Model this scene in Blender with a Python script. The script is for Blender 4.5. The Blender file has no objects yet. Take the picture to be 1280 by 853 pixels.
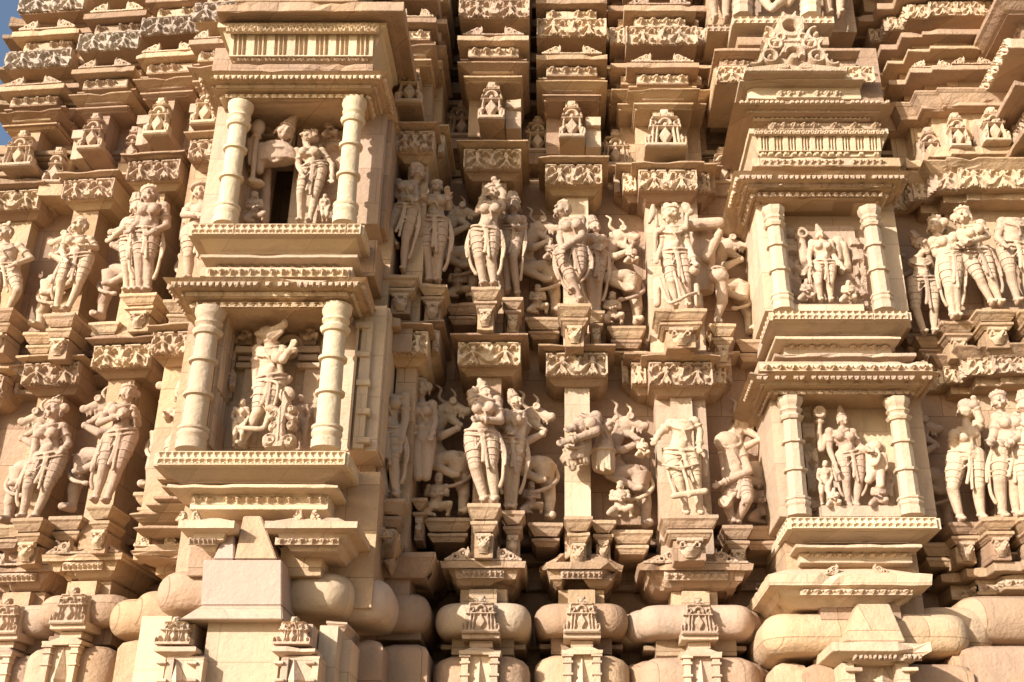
import bpy, bmesh, math, random
import numpy as np
from math import sin, cos, tan, pi, radians, sqrt, atan2
from mathutils import Vector, Matrix, noise
random.seed(7); rng = np.random.RandomState(5)
C = bpy.context.scene.collection
# ------------------------------------------------------------------ camera model (photo px -> world at a real depth)
FPX, TH, CX, CY, D, CAMZ = 1430.0, radians(25.7), 700.0, 426.5, 8.0, 1.6
def tt(py, Y):
    return (D+Y)/(FPX*cos(TH)-(CY-py)*sin(TH))
def P(px, py, Y):
    t = tt(py, Y)
    return Vector(((px-CX)*t, Y, CAMZ+(FPX*sin(TH)+(CY-py)*cos(TH))*t))
# ------------------------------------------------------------------ materials
def stone(name, c1, c2, c3, bump=0.5, grey=(.20,.165,.13), greyamt=.35, blocks=0):
    m = bpy.data.materials.new(name); m.use_nodes = True
    nt = m.node_tree; N = nt.nodes; L = nt.links
    b = N['Principled BSDF']; b.inputs['Roughness'].default_value = .88
    b.inputs['Specular IOR Level'].default_value = .25
    geo = N.new('ShaderNodeNewGeometry'); oi = N.new('ShaderNodeObjectInfo')
    def nz(scale, detail=4, rough=.6, vec=None, dist=0):
        n = N.new('ShaderNodeTexNoise'); n.inputs['Scale'].default_value = scale
        n.inputs['Detail'].default_value = detail; n.inputs['Roughness'].default_value = rough
        n.inputs['Distortion'].default_value = dist
        L.new(vec or geo.outputs['Position'], n.inputs['Vector']); return n
    def ramp(src, a, c):
        r = N.new('ShaderNodeMapRange'); r.inputs['From Min'].default_value = a; r.inputs['From Max'].default_value = c
        L.new(src, r.inputs['Value']); return r.outputs[0]
    def mix(f, a, c, mode='MIX'):
        x = N.new('ShaderNodeMix'); x.data_type = 'RGBA'; x.blend_type = mode
        if isinstance(f, float): x.inputs[0].default_value = f
        else: L.new(f, x.inputs[0])
        for i, v in ((6, a), (7, c)):
            if isinstance(v, tuple): x.inputs[i].default_value = v if len(v) == 4 else v+(1,)
            else: L.new(v, x.inputs[i])
        return x.outputs[2]
    col = mix(ramp(nz(1.7, 5).outputs[0], .38, .62), c1, c2)
    col = mix(ramp(nz(.9, 3, .5, None, .6).outputs[0], .5, .72), col, c3)
    br = None
    if blocks:
        sp = N.new('ShaderNodeSeparateXYZ'); L.new(geo.outputs['Position'], sp.inputs[0]); cb = N.new('ShaderNodeCombineXYZ')
        my = N.new('ShaderNodeMath'); my.operation = 'MULTIPLY_ADD'; my.inputs[1].default_value = .73; L.new(sp.outputs[1], my.inputs[0]); L.new(sp.outputs[0], my.inputs[2])
        L.new(my.outputs[0], cb.inputs[0]); L.new(sp.outputs[2], cb.inputs[1])
        br = N.new('ShaderNodeTexBrick'); L.new(cb.outputs[0], br.inputs['Vector']); br.offset = .37; br.squash = 1
        for k_, v_ in (('Color1', (.80, .78, .76, 1)), ('Color2', (1.12, 1.12, 1.12, 1)), ('Mortar', (.60, .55, .50, 1))): br.inputs[k_].default_value = v_
        for k_, v_ in (('Scale', 1), ('Mortar Size', .0035), ('Mortar Smooth', .3), ('Brick Width', .58), ('Row Height', .31), ('Bias', .1)): br.inputs[k_].default_value = v_
        col = mix(min(1.0, float(blocks)), col, mix(1.0, col, br.outputs['Color'], 'MULTIPLY'))
    # per block tone
    rr = N.new('ShaderNodeMapRange'); rr.inputs['To Min'].default_value = .80; rr.inputs['To Max'].default_value = 1.12
    L.new(oi.outputs['Random'], rr.inputs['Value'])
    hs = N.new('ShaderNodeHueSaturation'); L.new(rr.outputs[0], hs.inputs['Value']); L.new(col, hs.inputs['Color'])
    r2 = N.new('ShaderNodeMapRange'); r2.inputs['To Min'].default_value = .492; r2.inputs['To Max'].default_value = .507
    L.new(oi.outputs['Random'], r2.inputs['Value']); L.new(r2.outputs[0], hs.inputs['Hue'])
    col = hs.outputs[0]
    # grain of the sandstone and dark weather stains
    g = nz(90, 3, .7); rg = N.new('ShaderNodeMapRange'); rg.inputs['To Min'].default_value = .86; rg.inputs['To Max'].default_value = 1.1
    L.new(g.outputs[0], rg.inputs['Value'])
    cc = N.new('ShaderNodeCombineColor'); [L.new(rg.outputs[0], cc.inputs[i]) for i in range(3)]
    col = mix(1.0, col, cc.outputs[0], 'MULTIPLY')
    mp = N.new('ShaderNodeMapping'); mp.inputs['Scale'].default_value = (7, 7, 1.6); L.new(geo.outputs['Position'], mp.inputs['Vector'])
    st = ramp(nz(1.0, 6, .7, mp.outputs[0]).outputs[0], .56, .78)
    ml = N.new('ShaderNodeMath'); ml.operation = 'MULTIPLY'; ml.inputs[1].default_value = greyamt; L.new(st, ml.inputs[0])
    col = mix(ml.outputs[0], col, grey)
    st2 = ramp(nz(11, 5, .75).outputs[0], .6, .75)
    ml2 = N.new('ShaderNodeMath'); ml2.operation = 'MULTIPLY'; ml2.inputs[1].default_value = .5; L.new(st2, ml2.inputs[0])
    col = mix(ml2.outputs[0], col, tuple(x*.55 for x in c1))
    L.new(col, b.inputs['Base Color'])
    h1 = nz(38, 6, .65); h2 = nz(9, 3, .5)
    ad = N.new('ShaderNodeMath'); ad.operation = 'MULTIPLY_ADD'; ad.inputs[1].default_value = 2.2
    L.new(h2.outputs[0], ad.inputs[0]); L.new(h1.outputs[0], ad.inputs[2])
    bp = N.new('ShaderNodeBump'); bp.inputs['Strength'].default_value = bump; bp.inputs['Distance'].default_value = .012
    L.new(ad.outputs[0], bp.inputs['Height']); L.new(bp.outputs[0], b.inputs['Normal'])
    return m
M = {
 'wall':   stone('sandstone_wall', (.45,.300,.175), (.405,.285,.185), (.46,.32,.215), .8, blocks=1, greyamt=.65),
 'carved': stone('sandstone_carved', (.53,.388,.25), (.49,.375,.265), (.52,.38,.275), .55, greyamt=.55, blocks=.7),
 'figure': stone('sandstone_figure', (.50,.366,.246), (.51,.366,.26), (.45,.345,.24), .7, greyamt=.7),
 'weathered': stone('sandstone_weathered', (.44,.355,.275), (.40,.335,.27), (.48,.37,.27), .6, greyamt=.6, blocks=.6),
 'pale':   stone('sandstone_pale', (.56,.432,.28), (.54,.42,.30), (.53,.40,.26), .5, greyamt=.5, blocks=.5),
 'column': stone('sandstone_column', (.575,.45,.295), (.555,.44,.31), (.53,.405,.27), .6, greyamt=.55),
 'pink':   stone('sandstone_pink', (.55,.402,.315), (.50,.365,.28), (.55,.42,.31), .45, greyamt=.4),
 'dark':   stone('sandstone_recess_shade', (.31,.21,.128), (.28,.195,.125), (.35,.247,.165), .7, greyamt=.5, blocks=1),  # darker copy of the wall stone: shade of the recesses put into the colour
}
# ------------------------------------------------------------------ object helpers
def link(name, bm, mat, parent=None, smooth=False):
    if isinstance(bm, bpy.types.Mesh): me = bm
    else:
        me = bpy.data.meshes.new(name); bm.to_mesh(me); bm.free()
    if name in ('roll', 'cushion'):
        me.polygons.foreach_set('use_smooth', [True]*len(me.polygons)); me.set_sharp_from_angle(angle=.8)
    if smooth: me.polygons.foreach_set('use_smooth', [True]*len(me.polygons))
    if not me.materials: me.materials.append(M[mat])
    o = bpy.data.objects.new(name, me); C.objects.link(o)
    if parent: o.parent = parent
    return o
def thing(name, label, cat, loc, rotz=0, group=None):
    o = bpy.data.objects.new(name, None); C.objects.link(o); o.empty_display_size = .1
    o.location = loc; o.rotation_euler = (0, 0, rotz)
    o['label'] = label; o['category'] = cat; o['kind'] = 'thing'
    if group: o['group'] = group
    return o
def copy_tree(o, parent=None):
    c = o.copy(); C.objects.link(c); c.parent = parent
    for ch in list(o.children): copy_tree(ch, c)
    return c
# ------------------------------------------------------------------ stone courses: plan polyline (x,y) + vertical profile (z,out)
def offset_plan(plan, out):
    n = len(plan); res = []
    for i in range(n):
        dirs = []
        if i > 0: dirs.append(Vector(plan[i])-Vector(plan[i-1]))
        if i < n-1: dirs.append(Vector(plan[i+1])-Vector(plan[i]))
        ns = []
        for d in dirs:
            d = d.normalized(); ns.append(Vector((d.y, -d.x)))
        if len(ns) == 1: o = ns[0]*out
        else:
            m = ns[0]+ns[1]
            o = m*(out/max(.25, 1+ns[0].dot(ns[1])))
        res.append(Vector(plan[i])+o)
    return res
SEED = [0.0]
def course(bm, plan, prof, jit=.003, chip=.0, step=.07):
    SEED[0] += 7.31
    rings = []
    cnt = [max(1, int(math.ceil((Vector(plan[i+1])-Vector(plan[i])).length/step))) for i in range(len(plan)-1)]
    zs = [p[0] for p in prof]; zm = (min(zs)+max(zs))/2
    for z, out in prof:
        pl = offset_plan(plan, out); pts = []
        for i in range(len(pl)-1):
            for k in range(cnt[i]): pts.append(pl[i].lerp(pl[i+1], k/cnt[i]))
        pts.append(pl[-1])
        ring = []
        for j, q in enumerate(pts):
            v = Vector((q.x, q.y, z))
            s = v*9+Vector((SEED[0], 0, 0))
            if 0 < j < len(pts)-1:
                v += noise.noise_vector(s)*jit
                if chip:
                    c = noise.noise(Vector((v.x*5+SEED[0], v.y*5, 3.1)))+.35*noise.noise(Vector((v.x*22+SEED[0], v.y*22, z*9)))
                    if c > .22:
                        a = min(1, (c-.22)*5)*chip
                        v.y += a; v.z += (zm-z)*min(.7, a*16)
            ring.append(bm.verts.new(v))
        rings.append(ring)
    n = len(rings[0])
    for a, b in zip(rings, rings[1:]):
        for j in range(n):
            k = (j+1) % n
            bm.faces.new((a[j], a[k], b[k], b[j]))
    bm.faces.new(rings[0][::-1]); bm.faces.new(rings[-1])
def rrect(x0, x1, yf, yb, r=.065, n=6):
    pl = [(x0, yb)]
    for k in range(n+1):
        a = pi/2*k/n; pl.append((x0+r-r*cos(a), yf+r-r*sin(a)))
    for k in range(n+1):
        a = pi/2*k/n; pl.append((x1-r+r*sin(a), yf+r-r*cos(a)))
    return pl+[(x1, yb)]
def rect(x0, x1, yf, yb): return [(x0, yb), (x0, yf), (x1, yf), (x1, yb)]
E_ = .004
def boxp(z0, z1, e=E_):
    return [(z0, -e), (z0+e, 0), (z1-e, 0), (z1, -e)]
def box(bm, x0, x1, yf, yb, z0, z1, chip=0, jit=.0025, e=E_):
    course(bm, rect(x0, x1, yf, yb), boxp(z0, z1, e), jit, chip)
def cyma(z0, z1, outb, outt, lip):
    """sloping underside with a thin lip on top: z0 bottom .. z1 top"""
    h = z1-z0
    zl = z1-lip
    pr = [(z0, outb-.004), (z0+.006, outb)]
    for k in range(1, 5):
        u = k/5; pr.append((z0+.006+(zl-z0-.006)*u, outb+(outt-.01-outb)*(u**.75)))
    pr += [(zl, outt-.004), (zl+.004, outt), (z1-.004, outt), (z1, outt-.006)]
    return pr
def roll(z0, z1, out, n=9, base=0):
    r = (z1-z0)/2; zc = (z0+z1)/2; pr = []
    for k in range(n+1):
        a = -pi/2+pi*k/n
        pr.append((zc+r*sin(a)*1.0, base+out*(max(0, cos(a))**.8)))
    return pr
def new(): return bmesh.new()
# ------------------------------------------------------------------ carved reliefs drawn as height fields
class Carve:
    def __init__(s, w, h, res=.005):
        s.w, s.h = w, h; s.nx = max(4, int(round(w/res))); s.nz = max(4, int(round(h/res)))
        xs = (np.arange(s.nx)+.5)/s.nx-.5; zs = (np.arange(s.nz)+.5)/s.nz
        s.X, s.Z = np.meshgrid(xs*w/h, zs)       # units of the height: x in -w/2h..w/2h, z 0..1
        s.A = w/h/2; s.H = np.zeros_like(s.X); s.mask = np.ones_like(s.X, bool)
        s.res = 1/s.nz
    def _put(s, d, h, soft):
        v = h*np.clip(-d/soft+.5, 0, 1)
        s.H = np.maximum(s.H, v)
    def disc(s, x, z, r, h=1, soft=.035, sx=1): s._put(np.hypot((s.X-x)/sx, s.Z-z)-r, h, soft)
    def ring(s, x, z, r, t, h=1, soft=.03, a0=-9, a1=9):
        d = np.abs(np.hypot(s.X-x, s.Z-z)-r)-t
        a = np.arctan2(s.Z-z, s.X-x)
        d = np.where((a < a0) | (a > a1), 9, d); s._put(d, h, soft)
    def seg(s, x0, z0, x1, z1, w, w1=None, h=1, soft=.03):
        w1 = w if w1 is None else w1
        dx, dz = x1-x0, z1-z0; L = dx*dx+dz*dz+1e-9
        t = np.clip(((s.X-x0)*dx+(s.Z-z0)*dz)/L, 0, 1)
        s._put(np.hypot(s.X-x0-t*dx, s.Z-z0-t*dz)-(w+(w1-w)*t), h, soft)
    def rect(s, x0, x1, z0, z1, h=1, soft=.03):
        d = np.maximum(np.maximum(x0-s.X, s.X-x1), np.maximum(z0-s.Z, s.Z-z1)); s._put(d, h, soft)
    def dia(s, x, z, a, b, h=1, soft=.06): s._put((np.abs(s.X-x)/a+np.abs(s.Z-z)/b-1)*min(a, b), h, soft)
    def cut(s, m): s.H = np.where(m, 0, s.H)
    def rough(s, amp=.12):
        s.H = np.clip(s.H+amp*(rng.rand(*s.H.shape)-.5)*(s.H > .1), 0, 1.3)
    def mesh(s, depth, back=.02, name='relief'):
        """front at y=-depth*H, solid body back to y=+back; origin bottom centre"""
        w, h, nx, nz = s.w, s.h, s.nx, s.nz
        Hn = np.zeros((nz+1, nx+1)); cn = np.zeros((nz+1, nx+1))
        Hm = np.where(s.mask, s.H, 0); mk = s.mask.astype(float)
        for a in (0, 1):
            for b in (0, 1):
                Hn[a:a+nz, b:b+nx] += Hm; cn[a:a+nz, b:b+nx] += mk
        Hn = Hn/np.maximum(cn, 1)
        xs = np.linspace(-w/2, w/2, nx+1); zs = np.linspace(0, h, nz+1)
        XX, ZZ = np.meshgrid(xs, zs)
        used = cn > 0; idx = -np.ones((nz+1, nx+1), int); idx[used] = np.arange(used.sum()); nf = used.sum()
        front = np.stack([XX[used], -depth*Hn[used], ZZ[used]], 1)
        bck = front.copy(); bck[:, 1] = back
        faces = []
        pm = np.pad(s.mask, 1)
        for k in range(nz):
            for i in range(nx):
                if not s.mask[k, i]: continue
                a, b, c, d = idx[k, i], idx[k, i+1], idx[k+1, i+1], idx[k+1, i]
                faces.append((a, b, c, d)); faces.append((a+nf, d+nf, c+nf, b+nf))
                if not pm[k, i+1]: faces.append((a, a+nf, b+nf, b))
                if not pm[k+2, i+1]: faces.append((c, c+nf, d+nf, d))
                if not pm[k+1, i]: faces.append((d, d+nf, a+nf, a))
                if not pm[k+1, i+2]: faces.append((b, b+nf, c+nf, c))
        me = bpy.data.meshes.new(name); me.from_pydata(np.vstack([front, bck]).tolist(), [], [tuple(map(int, f)) for f in faces]); me.update()
        return me
def frieze_carve(w, h, units=2, seed=0, gaps=True):
    c = Carve(w, h, .005); r = random.Random(seed); A = c.A
    c.rect(-A, A, .9, 1, .9); c.rect(-A, A, 0, .05, .5)
    c.rect(-A, -A+.08, 0, 1, .9); c.rect(A-.08, A, 0, 1, .9)
    p = 2*A/units
    for u in range(units):
        x = -A+p*(u+.5)+r.uniform(-.05, .05)
        c.seg(x, .12, x, .7, .10, .07, 1); c.seg(x-.2, .06, x, .36, .05, .1, 1); c.seg(x+.2, .06, x, .36, .05, .1, 1)
        c.disc(x, .72, .13, 1.05)
        for s in (-1, 1):
            c.seg(x, .62, x+s*.3, .42, .06, .05); c.seg(x+s*.3, .42, x+s*.42, .3, .05, .09)
            c.ring(x+s*p*.27, .72, .14, .05, .9, a0=-.2, a1=3.3)
        if True:
            xm = x+p/2
            for xx in (xm, xm-p):
                if abs(xx) < A+.01:
                    c.disc(xx, .3, .2, .85, sx=1.25); c.seg(xx, .4, xx-.12, .85, .05); c.seg(xx, .4, xx+.12, .85, .05); c.seg(xx, .3, xx, .8, .05, .04, .9)
    for k in range(int(3*A)):
        c.disc(r.uniform(-A, A), r.uniform(.05, .4), r.uniform(.04, .07), .6)
    # ragged lower edge of the drapery
    n = c.X.shape[1]; edge = np.array([.06*noise.noise(Vector((i*.35+seed*9, 0, 0)))+.04 for i in range(n)])
    c.mask = c.Z > edge[None, :]
    c.rough(.05); return c
def motif_carve(w, h, wide=False, res=.0045, solid=False):
    c = Carve(w, h, res); A = c.A
    c.rect(-A, A, 0, .10, 1)
    c.dia(0, .30, .13, .22, 1); 
    for s in (-1, 1):
        c.seg(s*.21, .1, s*.17, .5, .028, .022, .9); c.seg(s*.29, .1, s*.26, .5, .03, .022, .9)
        c.dia(s*A*.8, .2, .05, .12, 1); c.ring(s*(A-.07), .27, .05, .022, 1)
        c.seg(s*(A-.02), .1, s*(A-.02), .26, .025, .02, .9)
        c.ring(s*.25, .62, .055, .022, .95); c.seg(s*.33, .5, s*.30, .72, .025, .02, .95)
        c.ring(s*.12, .86, .03, .02, .9)
    c.rect(-A*.78, A*.78, .49, .545, 1); c.ring(0, .60, .12, .035, 1.05, a0=-.3, a1=3.45); c.disc(0, .585, .055, .9)
    c.rect(-A*.62, A*.62, .765, .80, 1); c.rect(-.085, .085, .8, .985, .85); c.disc(0, .88, .05, 1.1)
    hw = np.interp(c.Z, [0, .22, .3, .48, .55, .60, .76, .81, .82, 1], [A, A, A*.78, A*.68, A*.84, A*.74, A*.7, A*.62, .11, .09])
    c.mask = (np.abs(c.X) < hw) & ((c.H > .12) | (c.Z > .8) | solid)
    if solid: c.H = np.maximum(c.H, .3)
    c.H = np.minimum(c.H, 1)
    c.rough(.03); return c
def scroll_carve(w, h, res=.0045):
    """pair of leafy scrolls standing on a slab, low at the outside"""
    c = Carve(w, h, res); A = c.A
    c.rect(-A, A, 0, .12, .6)
    hw = A
    for s in (-1, 1):
        x = s*A*.42
        c.seg(x, .2, x-s*.12, .95, .12, .05, 1); c.ring(x+s*.22, .42, .2, .075, 1); c.disc(x+s*.22, .42, .07, 1)
        c.ring(x+s*.68, .24, .15, .06, 1); c.seg(x+s*.3, .6, x+s*1.2, .1, .08, .04, .8); c.seg(x, .1, x+s*1.2, .08, .08, .05, .8)
    u = np.abs(c.X)
    top = np.where(u < A*.30, .10, np.where(u < A*.42, .12+(u-A*.3)/(A*.12)*.85, .97-(u-A*.42)/(A*.58)*.85))
    c.mask = c.Z < top
    holes = (c.H < .12) & (c.Z > .14)
    c.mask &= ~holes
    c.rough(.1); return c
def bead_carve(w, h, n, res=.005, style=0):
    c = Carve(w, h, res); A = c.A
    for k in range(n):
        x = -A+2*A*(k+.5)/n; p = 2*A/n
        if style < 2:
            if rng.rand() < .06: continue
            x += p*.12*(rng.rand()-.5)
        if style == 0:
            c.disc(x, .55, .20, 1, .2, sx=min(2.2, p*1.5)); c.disc(x, .28, .12, .8, .1); c.disc(x+p/2, .55, .12, .8, .1)
        elif style == 1:  # dentil leaves
            c.rect(x-p*.36, x+p*.36, .1, .92, 1, .08); c.disc(x, .45, .2, -0)
        elif style == 2:  # lattice row of triangles over half flowers
            u = np.abs(c.X-x)
            c.H = np.where(u < p/2, np.where((c.Z > .55) & (c.Z < .9) & (u < p*.42-(.9-c.Z)*p*1.1), .15, 1.0), c.H)
            lo = (c.Z < .45) & (c.Z > .1) & (u < p*.44) & (np.hypot(c.X-x, (c.Z-.1)) > .13) & (np.hypot(c.X-x, c.Z-.1) < .3)
            c.H = np.where(lo, .1, c.H)
        elif style == 3:  # flutes
            u = c.X-x; c.H = np.where(np.abs(u) < p/2, 1.0, c.H)
            for q in (-.22, 0, .22): c.H = np.where(np.abs(u-q*p) < p*.065, .0, c.H)
    if style == 3: c.H = np.where((c.Z < .05) | (c.Z > .95), 1, c.H)
    c.rough(.12 if style < 2 else .03); return c
def swirl_carve(w, h, res=.005, seed=1, open_=False):
    c = Carve(w, h, res); r = random.Random(seed); A = c.A; n = max(2, int(2*A/.8)); p = 2*A/n
    for k in range(n):
        x = -A+p*(k+.5); s = 1 if k % 2 else -1
        c.ring(x, .5, .25, .08, 1); c.disc(x+s*.05, .5, .09, 1.1); c.seg(x+s*.2, .3, x+s*.5*p+.0, .75, .07, .05, .9); c.seg(x-s*.2, .7, x-s*.5*p, .2, .06, .05, .9)
    c.rect(-A, A, .88, 1, .8); c.rect(-A, A, 0, .1, .8); c.rough(.15); return c
_mc = {}
def cached(key, fn):
    if key not in _mc: _mc[key] = fn()
    return _mc[key]
def q(v, s=.01): return round(v/s)*s
_rv = [0]
def wear(c, var):
    if var < 0: return c
    f = 6+var; n = np.sin(c.X*f*1.3+var*2.1)*np.cos(c.Z*f+c.X*3.1+var)+.5*np.sin(c.X*23+c.Z*17+var*5)
    c.H = c.H*np.clip(1.15-.35*np.clip(n-.25, 0, 1)*2.2, .25, 1.1)
    return c
def relief(kind, w, h, parent, loc, mat='carved', depth=.025, back=.015, **kw):
    w, h = q(w), max(.02, q(h, .005)); name = {'frieze': 'carved_frieze', 'motif': 'window_motif', 'scroll': 'scroll_crest', 'bead': 'bead_row', 'swirl': 'scroll_band'}[kind]
    if 'name' in kw: name = kw.pop('name')
    _rv[0] += 1; var = _rv[0] % 4
    key = (kind, w, h, depth, back, mat, var, tuple(sorted(kw.items())))
    fn = {'frieze': frieze_carve, 'motif': motif_carve, 'scroll': scroll_carve, 'bead': bead_carve, 'swirl': swirl_carve}[kind]
    me = cached(key, lambda: wear(fn(w, h, **kw), var if kw.get('style', 0) < 2 and kind != 'motif' else -1).mesh(depth, back))
    o = link(name, me, mat, parent); o.location = loc
    return o
# ------------------------------------------------------------------ sculpture: union of rounded volumes, voxel-merged into one skin
class Sculpt:
    def __init__(s): s.bm = bmesh.new()
    def ball(s, c, r, sc=(1, 1, 1), rot=None, seg=14):
        g = bmesh.ops.create_icosphere(s.bm, subdivisions=2, radius=1)
        mtx = Matrix.Translation(c) @ (rot.to_matrix().to_4x4() if rot is not None else Matrix()) @ Matrix.Diagonal((r*sc[0], r*sc[1], r*sc[2], 1))
        for v in g['verts']: v.co = mtx @ v.co
    def limb(s, a, b, ra, rb, n=12, flat=1.0):
        a = Vector(a); b = Vector(b); d = b-a; L = d.length
        if L < 1e-5: return s.ball(a, ra)
        z = d/L; y = Vector((0, 1, 0)); x = y.cross(z)
        if x.length < .1: x = Vector((1, 0, 0)).cross(z)
        x.normalize(); y = z.cross(x); rings = []
        for (t, k, off) in [(0, .0, -1), (0, .5, -.87), (0, .87, -.5), (0, 1, 0), (.5, 1, 0), (1, 1, 0), (1, .87, .5), (1, .5, .87), (1, 0, 1)]:
            r = ra+(rb-ra)*t; c = a+d*t+z*off*r
            if k == 0: rings.append([s.bm.verts.new(c)])
            else: rings.append([s.bm.verts.new(c+(x*cos(2*pi*i/n)+y*sin(2*pi*i/n)*flat)*r*k) for i in range(n)])
        for A, B in zip(rings, rings[1:]):
            for i in range(n):
                j = (i+1) % n
                if len(A) == 1: s.bm.faces.new((A[0], B[j], B[i]))
                elif len(B) == 1: s.bm.faces.new((A[i], A[j], B[0]))
                else: s.bm.faces.new((A[i], A[j], B[j], B[i]))
    def chain(s, pts, rads):
        for i in range(len(pts)-1): s.limb(pts[i], pts[i+1], rads[i], rads[i+1])
    def loft(s, st, n=20):
        """stations (centre, half width, half depth, xdir)"""
        rings = []
        for c, w, dp, xd in st:
            c = Vector(c); xd = Vector(xd).normalized()
            rings.append([s.bm.verts.new(c+xd*w*cos(2*pi*i/n)+Vector((0, 1, 0))*dp*sin(2*pi*i/n)) for i in range(n)])
        for A, B in zip(rings, rings[1:]):
            for i in range(n): s.bm.faces.new((A[i], A[(i+1) % n], B[(i+1) % n], B[i]))
        s.bm.faces.new(rings[0][::-1]); s.bm.faces.new(rings[-1])
    def torus(s, c, axis, R, r, sx=1, n=18, m=7, xd=None):
        axis = Vector(axis).normalized(); x = Vector(xd).normalized() if xd is not None else axis.orthogonal().normalized()
        x = (x-axis*x.dot(axis)).normalized(); y = axis.cross(x); c = Vector(c); G = []
        for i in range(n):
            a = 2*pi*i/n; d = x*cos(a)*sx+y*sin(a); G.append([s.bm.verts.new(c+d*R+(d.normalized()*cos(2*pi*j/m)+axis*sin(2*pi*j/m))*r) for j in range(m)])
        for i in range(n):
            for j in range(m):
                s.bm.faces.new((G[i][j], G[(i+1) % n][j], G[(i+1) % n][(j+1) % m], G[i][(j+1) % m]))
    def box(s, x0, x1, y0, y1, z0, z1):
        g = bmesh.ops.create_cube(s.bm, size=1)
        for v in g['verts']: v.co = Vector(((x0+x1)/2+v.co.x*(x1-x0), (y0+y1)/2+v.co.y*(y1-y0), (z0+z1)/2+v.co.z*(z1-z0)))
    def curve(s, pts, r0, r1=None, sub=5):
        r1 = r0 if r1 is None else r1
        pts = [Vector(p) for p in pts]; out = []
        for i in range(len(pts)-1):
            p0 = pts[max(0, i-1)]; p1 = pts[i]; p2 = pts[i+1]; p3 = pts[min(len(pts)-1, i+2)]
            for k in range(sub):
                t = k/sub
                out.append(.5*((2*p1)+(p2-p0)*t+(2*p0-5*p1+4*p2-p3)*t*t+(3*p1-p0-3*p2+p3)*t**3))
        out.append(pts[-1]); n = len(out)
        for i in range(n-1): s.limb(out[i], out[i+1], r0+(r1-r0)*i/(n-1), r0+(r1-r0)*(i+1)/(n-1), n=8)
    def done(s, voxel=.0075, erode=.002, sm=1):
        bmesh.ops.recalc_face_normals(s.bm, faces=s.bm.faces)
        me = bpy.data.meshes.new('tmp'); s.bm.to_mesh(me); s.bm.free()
        o = bpy.data.objects.new('tmp', me); C.objects.link(o)
        md = o.modifiers.new('r', 'REMESH'); md.mode = 'VOXEL'; md.voxel_size = voxel; md.use_smooth_shade = True
        if sm:
            m2 = o.modifiers.new('s', 'SMOOTH'); m2.iterations = sm; m2.factor = .5
        dg = bpy.context.evaluated_depsgraph_get()
        r = bpy.data.meshes.new_from_object(o.evaluated_get(dg))
        bpy.data.objects.remove(o); bpy.data.meshes.remove(me)
        n = len(r.vertices); co = np.empty(n*3); r.vertices.foreach_get('co', co); co = co.reshape(-1, 3)
        if erode and n:
            k = np.array([[31, 17, 43], [57, -38, 22], [-29, 61, 35.]]); nn = sum(np.sin(co@kk+i)[:, None]*np.array([[.5, .3, .4]]) for i, kk in enumerate(k))
            co += nn*erode*.6
            r.vertices.foreach_set('co', co.ravel())
        r.polygons.foreach_set('use_smooth', [True]*len(r.polygons)); r.update()
        return r
KEYS = 'ht ch nk sL sR eL hL eR hR pL pR kL kR aL aR'.split()
DY = dict(ht=-.0, ch=-.01, nk=0, sL=0, sR=0, eL=-.0, hL=-.09, eR=-.0, hR=-.09, pL=0, pR=0, kL=-.045, kR=-.045, aL=0, aR=0)
def hand(S, e, h, H, curl=.5):
    e = Vector(e); h = Vector(h); d = (h-e).normalized(); u = H*.1
    side = d.cross(Vector((0, 1, 0))); side = side.normalized() if side.length > .1 else Vector((1, 0, 0))
    S.limb(h, h+d*u*.42, u*.17, u*.22, flat=.6)
    for k, (o, L) in enumerate(((-.18, .42), (-.06, .5), (.06, .47), (.18, .36))):
        b = h+d*u*.5+side*o*u; m = b+d*u*L*.5+Vector((0, -1, 0))*u*.12; t = m+d*u*L*.3+Vector((0, 1, 0))*u*.22*curl
        S.limb(b, m, .0085*H, .008*H, n=7); S.limb(m, t, .008*H, .0065*H, n=7)
    b = h+d*u*.15-side*u*.16; S.limb(b, b+(d*.6-side*.6)*u*.4, .009*H, .007*H, n=7)
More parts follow.
